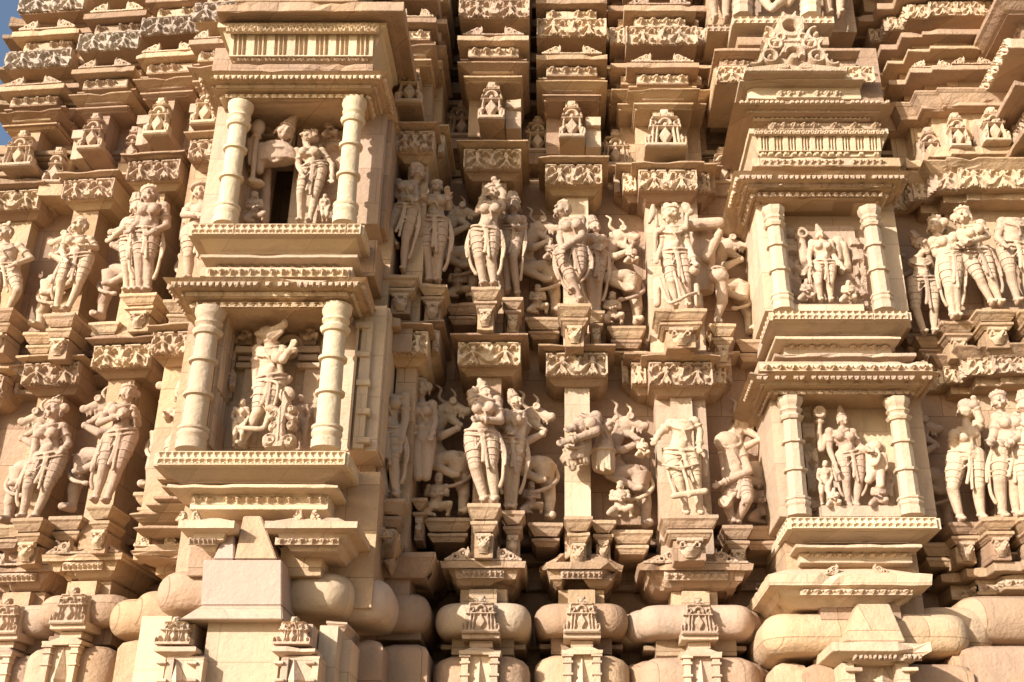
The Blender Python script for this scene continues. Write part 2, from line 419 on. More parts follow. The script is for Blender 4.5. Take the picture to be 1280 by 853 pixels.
def face(S, c, rh, up, yaw, beast=None):
    """head with face; c centre, rh half height, up dir"""
    rz = Matrix.Rotation(yaw, 3, 'Z'); up = Vector(up).normalized()
    fwd = rz @ Vector((0, -1, 0)); fwd = (fwd-up*fwd.dot(up)).normalized(); rt = fwd.cross(up).normalized()
    R = Matrix((rt, -fwd, up)).transposed().to_quaternion()
    g = lambda x, y, z: c+rt*x*rh+fwd*y*rh+up*z*rh
    if beast is None:
        S.ball(c, rh, (.78, .88, 1.0), R); S.ball(g(0, .12, -.42), rh*.62, (.85, .9, .8), R)
        S.limb(g(0, .86, .18), g(0, 1.06, -.2), rh*.08, rh*.15, n=8)
        S.limb(g(-.16, .84, -.47), g(.16, .84, -.47), rh*.09, rh*.09, n=8); S.limb(g(-.12, .8, -.6), g(.12, .8, -.6), rh*.09, rh*.09, n=8)
        S.ball(g(0, .74, -.85), rh*.2)
        for s in (-1, 1):
            S.ball(g(s*.32, .73, .08), rh*.15, (1.3, .6, .75), R); S.limb(g(s*.1, .86, .28), g(s*.5, .66, .3), rh*.07, rh*.05, n=8)
            S.ball(g(s*.4, .55, -.35), rh*.28); S.ball(g(s*.82, .0, -.1), rh*.22, (.5, .8, 1.5), R); S.torus(g(s*.88, .05, -.55), rt, rh*.22, rh*.09)
    elif beast == 'boar':
        S.ball(c, rh, (.9, 1.0, .95), R)
        S.limb(g(.1, .4, 0), g(.35, 1.0, .75), rh*.62, rh*.30); S.ball(g(.37, 1.05, .82), rh*.32)
        for s in (-1, 1): S.ball(g(s*.8, -.1, .1), rh*.38, (1.2, .5, .7), R); S.ball(g(s*.4, .75, .3), rh*.12)
    elif beast == 'lion':
        S.ball(c, rh, (.9, .85, 1.0), R); S.ball(g(0, .55, -.3), rh*.5, (1, .8, .75), R); S.ball(g(0, .98, -.15), rh*.17)
        for s in (-1, 1): S.ball(g(s*.5, .05, .95), rh*.3, (1, .6, 1.1), R); S.ball(g(s*.33, .72, .15), rh*.17); S.ball(g(s*.3, .8, -.38), rh*.24)
        for k in range(9): a = -2.6+5.2*k/8+pi/2; S.ball(g(.85*cos(a), .15, .85*sin(a)-.1), rh*.2)
def headdress(kind, c, rh, up, yaw, side=1):
    S = Sculpt(); rz = Matrix.Rotation(yaw, 3, 'Z'); up = Vector(up).normalized(); fwd = rz @ Vector((0, -1, 0)); fwd = (fwd-up*fwd.dot(up)).normalized(); rt = fwd.cross(up)
    R = Matrix((rt, -fwd, up)).transposed().to_quaternion()
    g = lambda x, y, z: c+rt*x*rh+fwd*y*rh+up*z*rh
    S.ball(g(0, -.16, .28), rh*.9, (.92, .92, .85), R); S.torus(g(0, 0, .52), up+fwd*-.25, rh*.74, rh*.13)
    if kind == 'bun':
        S.ball(g(side*.85, -.25, .25), rh*.52); S.torus(g(side*.8, -.2, .25), rt*side, rh*.36, rh*.1)
        for k in range(5): a = pi*(.15+.7*k/4); S.ball(g(.72*cos(a), .42*sin(a)+.1, .72+.2*sin(a)), rh*.17)
        S.ball(g(.05, .3, 1.15), rh*.2)
    elif kind == 'crown':
        for k in range(6): S.torus(g(0, -.1, .75+.3*k), up, rh*(.62-.085*k), rh*.15)
        S.limb(g(0, -.1, .6), g(0, -.1, 2.5), rh*.6, rh*.1)
        for s in (-1, 0, 1): S.ball(g(s*.5, .5-.3*abs(s), .85), rh*.22, (1, .6, 1.4), R)
    elif kind == 'tiers':
        for k in range(4):
            w = .95-.13*k
            S.ball(g(.0, -.1, .62+.36*k), rh*w, (1.0, .85, .24), R)
            for j in range(5): a = pi*(j+.5)/5; S.ball(g(w*.9*cos(a), w*.6*sin(a), .66+.36*k), rh*.2)
    elif kind == 'hat':
        S.ball(g(0, 0, .62), rh*1.15, (1.05, 1, .28), R); S.ball(g(0, 0, .85), rh*.75, (1, 1, .35), R); S.limb(g(0, 0, 1.0), g(-.1, 0, 1.55), rh*.5, rh*.18)
    elif kind == 'tiara':
        for k in range(7): a = pi*(.05+.9*k/6); S.ball(g(.78*cos(a), .5*sin(a), .75+.25*sin(a)), rh*.2, (1, .7, 1.3), R)
        S.ball(g(-.0, -.5, .6), rh*.6)
        S.ball(g(0, .25, 1.2), rh*.25)
    elif kind == 'horns':
        for s in (-1, 1): S.torus(g(s*.38, .1, 1.15), fwd, rh*.25, rh*.14)
        for k in range(5): S.ball(g(-.7+.35*k, .3, .75), rh*.2)
        S.ball(g(0, .1, .95), rh*.6, (1.1, .7, .6), R)
    elif kind == 'disc':
        S.ball(g(-.15, -.1, .75), rh*1.15, (1.2, 1.0, .16), Matrix.Rotation(.35, 3, 'Y').to_quaternion()@R)
    return S.done(.006, .0015, 0)
def sit(T, J, Y, org=(0, 0), sc=1.0, sex='f', gear='bun', yaw=0, side=1, beast=None, slab=None, sash=True, fat=1.1, mat='figure', skirt=False, cutleg=None, vox=.0063, back=None):
    """build one carved figure into the thing T (an Empty). J: 15 pixel points (org + p/sc)"""
    O = T.location
    p = {}
    for k, v in zip(KEYS, J):
        if v is None: continue
        dy = v[2] if len(v) > 2 else DY[k]
        p[k] = P(org[0]+v[0]/sc, org[1]+v[1]/sc, Y+dy)-O
        p[k].y = Y+dy-O.y
    # size from shoulder-to-foot or pelvis-shoulder
    top = (p['sL']+p['sR'])/2; pel = (p['pL']+p['pR'])/2 if 'pL' in p else top-Vector((0, 0, .35))
    H = (top-pel).length/.29
    if 'kL' in p and 'aL' in p: H = .45*H+.55*((p['kL']-p['pL']).length+(p['aL']-p['kL']).length)/.46
    H = max(H, .15); S = Sculpt(); f = fat
    shw = (p['sR']-p['sL']).length/2
    sx = (p['sR']-p['sL']); sx = Vector((sx.x, sx.y*.5, sx.z)); sx = sx.normalized() if sx.length > .01 else Vector((1, 0, 0))
    px_ = (p['pR']-p['pL']); px_ = px_.normalized() if px_.length > .01 else Vector((1, 0, 0))
    hw = max((p['pR']-p['pL']).length/2, .05*H)
    shw = max(shw, .09*H)
    fem = sex in 'fs'
    wst = top.lerp(pel, .62); wx = sx.lerp(px_, .5)
    S.loft([(top+(top-pel)*.08, shw*.45, .045*H*f, sx), (top, shw*.85, .06*H*f, sx), (top.lerp(pel, .22), shw*.88, .078*H*f, sx),
            (top.lerp(pel, .42), shw*.78 if fem else shw*.82, .07*H*f, sx), (wst, (.068 if fem else .078)*H*f, .055*H*f, wx),
            (top.lerp(pel, .82), (.088)*H*f, .066*H*f, px_), (pel, hw+.055*H*f, .075*H*f, px_), (pel-Vector((0, 0, .045*H)), hw*.9+.04*H*f, .068*H*f, px_)])
    S.ball(wst.lerp(pel, .35)+Vector((0, -.045*H, 0)), .045*H*f)
    up = (top-pel).normalized(); ch = top.lerp(pel, .27)
    S.ball(p['sL'], .044*H*f); S.ball(p['sR'], .044*H*f)
    if fem:
        for s in (-1, 1): S.ball(ch+sx*s*shw*.46+Vector((0, -.072*H, 0)), .048*H)
    else:
        for s in (-1, 1): S.ball(ch+up*.03*H+sx*s*shw*.42+Vector((0, -.045*H, 0)), .048*H, (1, .6, .8))
    # necklace and chest band
    S.torus(top+up*.012*H+Vector((0, -.02*H, 0)), up+Vector((0, -.5, 0)), .062*H, .012*H, 1.15, xd=sx)
    S.torus(top-up*.03*H+Vector((0, -.035*H, 0)), up+Vector((0, -1.1, 0)), .078*H, .010*H, 1.15, xd=sx)
    S.curve([p['sL']*.6+top*.4+Vector((0, -.05*H, 0)), ch+Vector((0, -.095*H, -.02*H)), wst+sx*.04*H+Vector((0, -.07*H, 0))], .008*H); S.curve([p['sR']*.6+top*.4+Vector((0, -.05*H, 0)), ch+Vector((0, -.095*H, -.03*H))], .008*H)
    if 'nk' in p and 'ch' in p: S.limb(top, p['nk']*.5+p['ch']*.5+Vector((0, .02*H, 0)), .036*H, .034*H)
    hd = None
    if p.get('ht') is not None and p.get('ch') is not None:
        c = (p['ht']+p['ch'])/2; uph = p['ht']-p['ch']; rh = max(uph.length/2*.86, .05*H); rh = min(rh, .085*H)
        c = p['ch']+uph.normalized()*rh*.95
        face(S, c, rh, uph, yaw, beast)
        if gear: hd = headdress(gear, c, rh, uph, yaw, side)
    for a in 'LR':
        if 's'+a in p and 'e'+a in p:
            s_, e_ = p['s'+a], p['e'+a]; S.limb(s_, e_, .036*H*f, .028*H*f)
            S.torus(s_.lerp(e_, .55), e_-s_, .036*H*f, .008*H)
            if 'h'+a in p:
                h_ = p['h'+a]; S.limb(e_, h_, .029*H*f, .019*H*f); hand(S, e_, h_, H); S.torus(e_.lerp(h_, .88), h_-e_, .024*H*f, .008*H); S.torus(e_.lerp(h_, .78), h_-e_, .024*H*f, .006*H)
        if 'p'+a in p and 'k'+a in p and cutleg != a:
            h_, k_ = p['p'+a], p['k'+a]
            S.limb(h_, h_.lerp(k_, .45), .066*H*f, .060*H*f); S.limb(h_.lerp(k_, .45), k_, .060*H*f, .040*H*f)
            if 'a'+a in p:
                a_ = p['a'+a]; m = k_.lerp(a_, .3)+Vector((0, .012*H, 0))
                S.limb(k_, m, .038*H*f, .037*H*f); S.limb(m, a_, .037*H*f, .023*H*f); S.torus(a_+(k_-a_)*.06, k_-a_, .026*H*f, .009*H)
                S.limb(a_+Vector((0, .01*H, -.012*H)), a_+Vector((0, -.085*H, -.022*H)), .026*H, .017*H); S.ball(a_+Vector((0, -.075*H, -.02*H)), .026*H, (1, 1, .6))
    if skirt and 'aL' in p:
        m = (p['aL']+p['aR'])/2; kk = (p['kL']+p['kR'])/2
        S.loft([(pel, hw+.05*H, .07*H, px_), (pel.lerp(kk, .3), hw+.055*H, .075*H, px_), (kk, hw+.015*H, .06*H, px_), (m+Vector((0, 0, .03*H)), hw+.03*H, .055*H, px_)])
        for k in range(7):
            u = -1+2*k/6; S.curve([pel+px_*u*(hw+.02*H)+Vector((0, -.07*H, -.02*H)), kk+px_*u*(hw)+Vector((0, -.06*H, 0)), m+px_*u*(hw+.035*H)+Vector((0, -.06*H, 0))], .010*H, .017*H)
    if back:   # carved support slab behind
        bx0, by0, bx1, by1, dd = back
        a = P(org[0]+bx0/sc, org[1]+by1/sc, Y)-O; b_ = P(org[0]+bx1/sc, org[1]+by0/sc, Y)-O
        S.box(min(a.x, b_.x), max(a.x, b_.x), Y-O.y+.02, Y-O.y+dd, a.z, b_.z)
    link('body', S.done(vox), mat, T)
    if hd: link('headdress', hd, mat, T)
    if sash and 'kL' in p and 'kR' in p:
        S = Sculpt(); b0 = pel+Vector((0, -.01*H, .03*H))
        S.torus(b0, up+Vector((0, -.15, 0)), .082*H, .011*H, (hw+.06*H)/(.082*H), xd=px_); S.torus(b0-Vector((0, 0, .03*H)), up+Vector((0, -.3, 0)), .084*H, .008*H, (hw+.065*H)/(.084*H), xd=px_)
        kn = (p['kL']+p['kR'])/2; c0 = pel+Vector((0, -.085*H, 0)); c1 = kn+Vector((0, -.05*H, .02*H)); 
        S.ball(c0+Vector((0, 0, .01*H)), .022*H); S.curve([c0, c0.lerp(c1, .5)+Vector((.01*H, 0, 0)), c1], .011*H, .016*H); S.curve([c0+px_*.02*H, c1+px_*.035*H+Vector((0, 0, -.05*H))], .008*H, .014*H)
        for a, s in (('L', -1), ('R', 1)):
            h_, k_ = p['p'+a], p['k'+a]; S.torus(h_.lerp(k_, .55), k_-h_, .058*H*f, .007*H)
            S.curve([pel+px_*s*hw*.6+Vector((0, -.07*H, -.02*H)), h_.lerp(k_, .4)+Vector((-s*.02*H, -.066*H, -.02*H)), pel+Vector((0, -.09*H, -.06*H))], .006*H)
        for a, s in (('L', -1), ('R', 1)):
            h_, k_ = p['p'+a], p['k'+a]
            for u_, r_ in ((.3, .063), (.78, .050), (.92, .043)): S.torus(h_.lerp(k_, u_), k_-h_, r_*H*f, .0055*H)
            if sex == 'f' and 'a'+a in p and noise.noise(p['k'+a]*9) > .0:
                a_ = p['a'+a]; o1 = pel+px_*s*(hw+.07*H)
                S.curve([o1+Vector((0, -.02*H, .02*H)), h_.lerp(k_, .6)+px_*s*.085*H, k_.lerp(a_, .3)+px_*s*.075*H, k_.lerp(a_, .62)+px_*s*.045*H], .009*H, .017*H)
                S.curve([o1+Vector((0, -.02*H, .02*H)), h_.lerp(k_, .5)+px_*s*.105*H, k_+px_*s*.095*H], .008*H, .012*H)
        link('girdle', S.done(.0062, .001, 0), mat, T)
    return T, p, H
# ------------------------------------------------------------------ template of one bay (measured on the bay at px 717, plane Y=0)
def gz(py, Y, ref): return P(717, py, Y).z-P(717, ref, 0).z
def gw(hw, py, Y): return hw*tt(py, Y)
def t_box(bm, hw, pt, pb, Y, ref, deep=.6, s=1, chip=0, dz=0):
    w = gw(hw, (pt+pb)/2, Y)*s
    box(bm, -w, w, Y, Y+deep, gz(pb, Y, ref)+dz, gz(pt, Y, ref)+dz, chip)
def t_cyma(bm, hwt, hwb, pt, pb, Yt, Yb, ref, lip=.02, deep=.6, s=1, chip=.0, dz=0):
    wb = gw(hwb, pb, Yb)*s; out = Yb-Yt
    z1 = gz(pt, Yt, ref)+dz; z0 = gz(pb, Yb, ref)+dz
    if z0 > z1-.03: z0 = z1-.05
    wt = gw(hwt, pt, Yt)*s
    course(bm, rect(-(wt-out), wt-out, Yb, Yb+deep), cyma(z0, z1, 0, out, lip), .003, chip)
def fz(kind, hw, pt, pb, Y, ref, T, s=1, x=0, **kw):
    z0, z1 = gz(pb, Y, ref), gz(pt, Y, ref); w = 2*gw(hw, (pt+pb)/2, Y)*s
    return relief(kind, w, z1-z0, T, (x, Y-.002, z0), **kw)
WALLS = []
def tower(T, s=1.0, wings=(), top=True, ref=175, motifw=16, seed=0, first=0):
    """corbelled tower rising behind the window motif: origin = foot of the motif, front plane of the bay"""
    allw = [(0, 0)]+list(wings)
    for i, (ex, dy) in enumerate(allw):
        dz = -.006*i; tag = '' if i == 0 else ''
        e = ex
        bm = new()    # plain block behind the motif
        t_box(bm, 32+e, 121, 193, .22+dy, ref, s=s, dz=dz); t_box(bm, 35+e, 118, 127, -.02+dy, ref, s=s, dz=dz, chip=.03)
        t_cyma(bm, 37+e, 34+e, 118, 126, -.07+dy, -.03+dy, ref, s=s, dz=dz+.003)
        link('block', bm, 'wall', T)
        bm = new(); t_cyma(bm, 45+e, 38+e, 100, 116, -.14+dy, -.04+dy, ref, .014, s=s, chip=.02, dz=dz); link('cornice_slab', bm, 'wall', T)
        bm = new(); t_box(bm, 36+e, 73, 99.3, .05+dy, ref, s=s, dz=dz); t_box(bm, 32+e, 84, 95, -.085+dy, ref, s=s, dz=dz); link('block', bm, 'wall', T)
        bm = new(); t_box(bm, 45+e, 68, 74, -.17+dy, ref, s=s, chip=.02, dz=dz); link('cornice_slab', bm, 'wall', T)
        bm = new(); t_box(bm, 37+e, 48, 67.6, .03+dy, ref, s=s, dz=dz); link('block', bm, 'wall', T)
        bm = new(); t_box(bm, 44+e, 27, 47, -.145+dy, ref, s=s, dz=dz); link('frieze_block', bm, 'wall', T)
        bm = new(); t_box(bm, 36+e, 4, 26.5, .05+dy, ref, s=s, dz=dz); t_box(bm, 32+e, 14, 24, -.085+dy, ref, s=s, dz=dz); link('block', bm, 'wall', T)
        bm = new(); t_box(bm, 45+e, -3, 4, -.17+dy, ref, s=s, chip=.02, dz=dz); link('cornice_slab', bm, 'wall', T)
        if top:
            bm = new(); t_box(bm, 37+e, -24, -3.5, .03+dy, ref, s=s, dz=dz); link('block', bm, 'wall', T)
            bm = new(); t_box(bm, 44+e, -46, -24.5, -.145+dy, ref, s=s, dz=dz); link('frieze_block', bm, 'wall', T)
            bm = new(); t_box(bm, 37+e, -80, -46.5, .05+dy, ref, s=s, dz=dz); link('block', bm, 'wall', T)
            bm = new(); t_box(bm, 45+e, -88, -80.5, -.17+dy, ref, s=s, dz=dz); link('cornice_slab', bm, 'wall', T)
            bm = new(); t_box(bm, 34+e, -120, -88.5, .08+dy, ref, s=s, dz=dz); link('block', bm, 'wall', T)
    k = s
    fz('bead', 31, 85, 93.5, -.087, ref, T, s, n=int(4.5*s), depth=.05)
    fz('bead', 31, 15, 23, -.087, ref, T, s, n=int(4.5*s), depth=.05)
    o = fz('scroll', 38, 55, 67.8, -.15, ref, T, s, depth=.012, back=.03)
    o = fz('scroll', 38, -17, -3.2, -.15, ref, T, s, depth=.012, back=.03)
    fz('frieze', 44, 27, 47, -.145, ref, T, s, units=2, seed=seed, depth=.04, mat='weathered' if T.rotation_euler[2] < 0 else 'carved')
    if top: fz('frieze', 44, -46, -25, -.145, ref, T, s, units=2, seed=seed+2, depth=.04, mat='weathered')
    for (pt, pb, hw_, yy) in ((97, 99, 42, -.05), (129, 131, 33, .12), (49, 51, 41, -.03), (24.5, 26, 41, -.04)):
        bm = new(); t_box(bm, hw_, pt, pb, yy, ref, s=s); link('fillet', bm, 'wall', T)
    for i, (ex, dy) in enumerate(allw[1:]):
        pex = allw[i][0]; w = ex-pex
        for sd in (-1, 1):
            xo = sd*(gw(44+pex+w/2, 37, -.145+dy)*s)
            relief('frieze', gw(w, 37, dy)*s, gz(27, -.145+dy, ref)-gz(47, -.145+dy, ref), T, (xo, -.147+dy, gz(47, -.145+dy, ref)-.006*(i+1)), units=1, seed=seed+1, depth=.03)
            relief('bead', gw(w*.8, 90, dy)*s, .06, T, (sd*gw(32+pex+w*.45, 90, -.085+dy)*s, -.088+dy, gz(93, -.085+dy, ref)), n=2, depth=.03)
    # bracket box that carries the pierced window motif
    mw = motifw
    bm = new(); t_box(bm, mw, 167, 175, -.10, ref, deep=.3, s=1); t_box(bm, mw*.5, 112, 166.5, -.0, ref, deep=.3)
    link('bracket_box', bm, 'wall', T)
    w = 2*gw(mw, 150, -.1)
    relief('motif', w, gz(128, -.1, ref)-gz(174.5, -.1, ref), T, (0, -.103, gz(174.5, -.1, ref)), depth=.04, back=.035)
    bm = new(); t_box(bm, 26, 111.5, 114, -.06, ref, deep=.2, s=s); link('lintel_ledge', bm, 'carved', T)
    # small stepped pieces beside the bracket
    if wings == ():
        for sd in ((-1,) if T.rotation_euler[2] < 0 else (1,)):
            bm = new(); a = gw(mw+1, 160, .04); b = gw(36, 160, .04)*s
            x0, x1 = (a, b) if sd > 0 else (-b, -a)
            box(bm, x0, x1, -.05, .2, gz(157, -.05, ref), gz(146, -.05, ref), .02); box(bm, x0, x1, .0, .2, gz(184, .0, ref), gz(159, .0, ref), .02)
            link('side_block', bm, 'carved', T)
def lintel(T, s=1.0, wings=(), ref=220, seed=0, pil=True, mat='wall', low=False):
    """carved frieze block under its sloping slab; origin = frieze centre"""
    for i, (ex, dy) in enumerate([(0, 0)]+list(wings)):
        e = ex; dz = -.02*i
        bm = new(); t_cyma(bm, 45+e, 37+e, 194, 208, -.13+dy, -.03+dy, ref, .018, s=s, chip=.018, dz=dz); link('cornice_slab', bm, mat, T)
        bm = new(); t_box(bm, 36+e, 208.6, 232, -.02+dy, ref, s=s, dz=dz)
        w = gw(34+e, 236, .02+dy)*s
        course(bm, rect(-w, w, .02+dy, .6+dy), [(gz(244, .06+dy, ref)+dz, -.05), (gz(238, .03+dy, ref)+dz, -.02), (gz(236.5, .03+dy, ref)+dz, 0), (gz(232.6, 0+dy, ref)+dz, .0)], .003)
        link('frieze_block', bm, mat, T)
        if i == 0: fz('frieze', 36, 209.5, 232, -.022, ref, T, s, units=2, seed=seed, depth=.045)
        else:
            pex = 0 if i == 1 else wings[i-2][0]; w = ex-pex
            for sd in (-1, 1):
                relief('frieze', gw(w-2, 220, dy)*s, gz(209.5, dy, ref)-gz(232, dy, ref), T, (sd*gw(36+pex+w/2+.5, 220, dy)*s, -.024+dy, gz(232, -.02+dy, ref)+dz), units=1, seed=seed+i, depth=.03)
def pedestal(label, xc, yt, hw, Y, sc=1.0, depth=.30, group='carved stone brackets under the statues', rotz=0, neck=True, hh=1.0):
    O = P(xc, yt, Y); T = thing('statue_pedestal', label, 'pedestal', O, rotz, group)
    w = hw*tt(yt, Y); s = sc*hh
    bm = new(); dpt = depth
    course(bm, rect(-w+.03, w-.03, .03, dpt), cyma(-.10*s, 0, -.012, .03, .03), .003, .008); link('slab', bm, 'wall', T)
    bm = new(); course(bm, rect(-w*.8+.02, w*.8-.02, .06, dpt), cyma(-.18*s, -.112*s, -.008, .02, .026), .003, .008); link('moulding', bm, 'wall', T)
    if neck:
        bm = new(); box(bm, -w*.55, w*.55, .09, dpt, -.36*s, -.19*s, .01); link('neck', bm, 'wall', T)
        c = cached(('leaf', round(w*.9, 2)), lambda: leaf_mesh(w*.9)); o = link('leaf_pendant', c, 'carved', T); o.location = (0, .085, -.33*s)
    return T
def leaf_mesh(w):
    c = Carve(w, .13, .0045); A = c.A
    c.rect(-A, A, .8, 1, 1); c.disc(0, .4, .26, 1.5, .4)
    for s in (-1, 1): c.ring(s*A*.55, .62, .13, .06, 1); c.seg(0, .3, s*.3, .7, .06, .05, 1.3)
    c.mask = np.abs(c.X) < np.interp(c.Z, [0, .15, .4, .75, .78, 1], [.25, A*.55, A*.85, A*.8, A, A]); c.rough(.1)
    return c.mesh(.04, .01)
def pier(T, s=1.0, wide=0, side=0, ref=776, eave=True, broken=0, seed=0, nroll=1):
    """foot of a bay: pillow roll with window motif, neck, eave and cushion base. origin = roll centre"""
    zc = lambda py, Y=0: gz(py, Y, ref)
    for i in range(nroll):
        e = i*13; dy = i*.12
        bm = new(); w = gw(41+wide*1.3+e, 776, .1)*s
        course(bm, rrect(-w, w, .03+dy, .7), roll(zc(798, .1)+i*.004, zc(758, .1)-i*.004, .10, 13), .002, 0, .05); link('roll', bm, 'carved' if seed % 2 else 'wall', T)
        bm = new(); w = gw(41+wide*1.3+e, 840, .1)*s
        z0 = zc(940, .0)
        course(bm, rrect(-w, w, 0+dy, .7), [(z0, .10), (zc(838, .0), .10), (zc(831), .09), (zc(825), .06), (zc(820), .0)], .002, 0, .05); link('cushion', bm, 'wall', T)
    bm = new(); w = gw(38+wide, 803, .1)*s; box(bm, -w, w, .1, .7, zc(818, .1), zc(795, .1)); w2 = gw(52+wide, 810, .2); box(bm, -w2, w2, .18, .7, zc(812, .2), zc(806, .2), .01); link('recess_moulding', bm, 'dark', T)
    bm = new(); w = gw(17, 745, -.03); box(bm, -w, w, -.02, .5, zc(760), zc(738)); box(bm, -w*1.7, w*1.7, .06, .5, zc(758), zc(735)); link('neck', bm, 'wall', T)
    w = 2*gw(23, 775, -.1); bm = new(); box(bm, -w/2, w/2, -.13, .2, zc(799, -.1), zc(789, -.1)); box(bm, -w*.42, w*.42, -.10, .2, zc(788.5, -.1), zc(760, -.1)); box(bm, -w*.3, w*.3, -.07, .2, zc(808, -.1), zc(799.4, -.1)); link('bracket_box', bm, 'carved', T)
    relief('motif', w, zc(745, -.13)-zc(792, -.13), T, (0, -.125, zc(792, -.13)), depth=.04, back=.03, solid=True)
    # colonnette shrine with a pointed lozenge on the cushion
    w = gw(25, 815, -.16)
    bm = new(); course(bm, rect(-w+.03, w-.03, -.14, .3), [(zc(818.5, -.15), .03), (zc(813.5, -.15), .035), (zc(813, -.15), .01), (zc(806, -.15), -.05), (zc(805, -.15), -.09)], .003, .01); link('cap', bm, 'carved', T)
    bm = new(); box(bm, -w*.86, w*.86, -.12, .3, zc(930, -.12), zc(819, -.12)); link('shrine_back', bm, 'carved', T)
    for sd in (-1, 1):
        S = bmesh.new(); x = sd*w*.72; r = .022
        for (z0, z1, rr) in ((930, 845, r), (845, 842, r*1.5), (842, 830, r), (830, 827, r*1.5), (827, 822, r*1.1), (822, 819.5, r*1.7)):
            box(S, x-rr, x+rr, -.15-rr+.01, -.115, zc(z0, -.13), zc(z1, -.13), e=.002)
        link('colonnette', S, 'carved', T)
    S = bmesh.new()
    za, zb, zd = zc(819.5, -.13), zc(862, -.13), zc(900, -.13)
    vs = [S.verts.new(v) for v in ((0, -.125, za), (-w*.42, -.122, zb), (0, -.19, zb), (w*.42, -.122, zb), (0, -.125, zd))]
    for f in ((0, 1, 2), (0, 2, 3), (4, 2, 1), (4, 3, 2)): S.faces.new([vs[j] for j in f])
    link('lozenge', S, 'carved', T)
    if eave:
        w = gw(53+wide*1.6, 705, -.12)*s; ch = .03+.12*broken
        bm = new(); o = .12
        course(bm, rect(-w+o, w-o, 0, .6), [(zc(735, .0), -.04), (zc(733), .0), (zc(727), .035), (zc(726.5), .045), (zc(714), .07), (zc(713.2), .08), (zc(711.5, -.1), o-.01), (zc(702, -.14), o), (zc(701.5, -.14), o-.01), (zc(690, -.02), -.03)], .004, ch, .035); link('eave', bm, 'wall', T)
        relief('bead', 1.35*(w-.08), .06, T, (0, -.082, zc(724, -.07)), n=8, depth=.035)
        if not broken: relief('scroll', 1.8*w, .12, T, (0, -.11, zc(701.5, -.12)-.004), depth=.02, back=.04)
# ------------------------------------------------------------------ round and faceted columns
def column(T, pt, pb, r, seg=24, mat='pale', facets=False):
    """pt,pb: top and bottom centre in local coords"""
    bm = new(); prof = [(0, 1.28), (.055, 1.3), (.06, 1.18), (.075, 1.2), (.09, 1.33), (.105, 1.34), (.12, 1.22), (.13, 1.36), (.145, 1.36), (.155, 1.02),
            (.36, 1.0), (.365, 1.28), (.385, 1.3), (.39, 1.0), (.60, .98), (.605, 1.26), (.625, 1.28), (.63, .98), (.80, .96), (.805, 1.2), (.83, 1.36), (.835, 1.36), (.84, 1.1), (.86, 1.0), (.875, 1.1), (.885, 1.24), (.90, 1.24), (.905, 1.05), (.92, 1.1), (.94, 1.25), (.96, 1.36), (1.0, 1.4)]
    seg = 8 if facets else seg; rings = []; pt = Vector(pt); pb = Vector(pb)
    for u, k in prof:
        c = pb.lerp(pt, u); off = pi/8 if facets else 0
        rings.append([bm.verts.new((c.x+r*k*cos(2*pi*i/seg+off), c.y+r*k*sin(2*pi*i/seg+off)*.95, c.z)) for i in range(seg)])
    for a, b in zip(rings, rings[1:]):
        for i in range(seg): bm.faces.new((a[i], a[(i+1) % seg], b[(i+1) % seg], b[i]))
    bm.faces.new(rings[0][::-1]); bm.faces.new(rings[-1])
    if not facets:
        for f in bm.faces: f.smooth = abs(f.normal.z) < .5
    bmesh.ops.bevel(bm, geom=[e for e in bm.edges if len(e.link_faces) == 2 and e.calc_face_angle(0) > .6], offset=.002, segments=1, affect='EDGES')
    o = link('column', bm, mat, T)
    if not facets:
        for p_ in o.data.polygons: p_.use_smooth = True
        o.data.set_sharp_from_angle(angle=.7) if hasattr(o.data, 'set_sharp_from_angle') else None
    return o
class Box:   # helper bound to a thing for pixel-measured boxes
    def __init__(s, T): s.T = T; s.O = T.location.copy()
    def l(s, px, py, Y): return P(px, py, Y)-s.O
    def box(s, name, x0, x1, yt, yb, Yf, deep, mat='wall', chip=0, bm=None, dz=0):
        b = bm or new(); ym = (yt+yb)/2
        box(b, s.l(x0, ym, Yf).x, s.l(x1, ym, Yf).x, Yf-s.O.y, Yf-s.O.y+deep, s.l(0, yb, Yf).z+dz, s.l(0, yt, Yf).z+dz, chip)
        if bm is None: return link(name, b, mat, s.T)
    def cyma(s, name, x0, x1, yt, yb, Yf, out, deep, mat='wall', chip=.015, lip=.02, bm=None):
        b = bm or new(); A = s.l(x0, yt, Yf); B = s.l(x1, yt, Yf); z0 = s.l(0, yb, Yf+out).z; z0 = min(z0, A.z-.03)
        course(b, rect(A.x+out, B.x-out, Yf-s.O.y+out, Yf-s.O.y+deep), cyma(z0, A.z, 0, out, lip), .003, chip)
        if bm is None: return link(name, b, mat, s.T)
    def rel(s, kind, x0, x1, yt, yb, Y, **kw):
        a = s.l(x0, (yt+yb)/2, Y); b = s.l(x1, (yt+yb)/2, Y); z0 = s.l(0, yb, Y).z; z1 = s.l(0, yt, Y).z
        return relief(kind, b.x-a.x, z1-z0, s.T, ((a.x+b.x)/2, Y-s.O.y-.002, z0), **kw)
def side_relief(B, kind, xw, Yf, yt, yb, length, side, **kw):
    """carved band on the side of a block: xw local x of the face"""
    z0 = B.l(0, yb, Yf).z; z1 = B.l(0, yt, Yf).z
    o = relief(kind, length, z1-z0, B.T, (xw+side*.002, Yf-B.O.y+length/2, z0), **kw); o.rotation_euler = (0, 0, side*pi/2); return o
# ================================================================== SETTING
g = bpy.data.meshes.new('ground'); g.from_pydata([(-3000, -3000, 0), (3000, -3000, 0), (3000, 3000, 0), (-3000, 3000, 0)], [], [(0, 1, 2, 3)])
go = bpy.data.objects.new('ground', g); C.objects.link(go); go['kind'] = 'structure'; g.materials.append(stone('ground_stone', (.30, .205, .105), (.26, .19, .10), (.33, .23, .13), .3))
PHI = radians(-5.5)
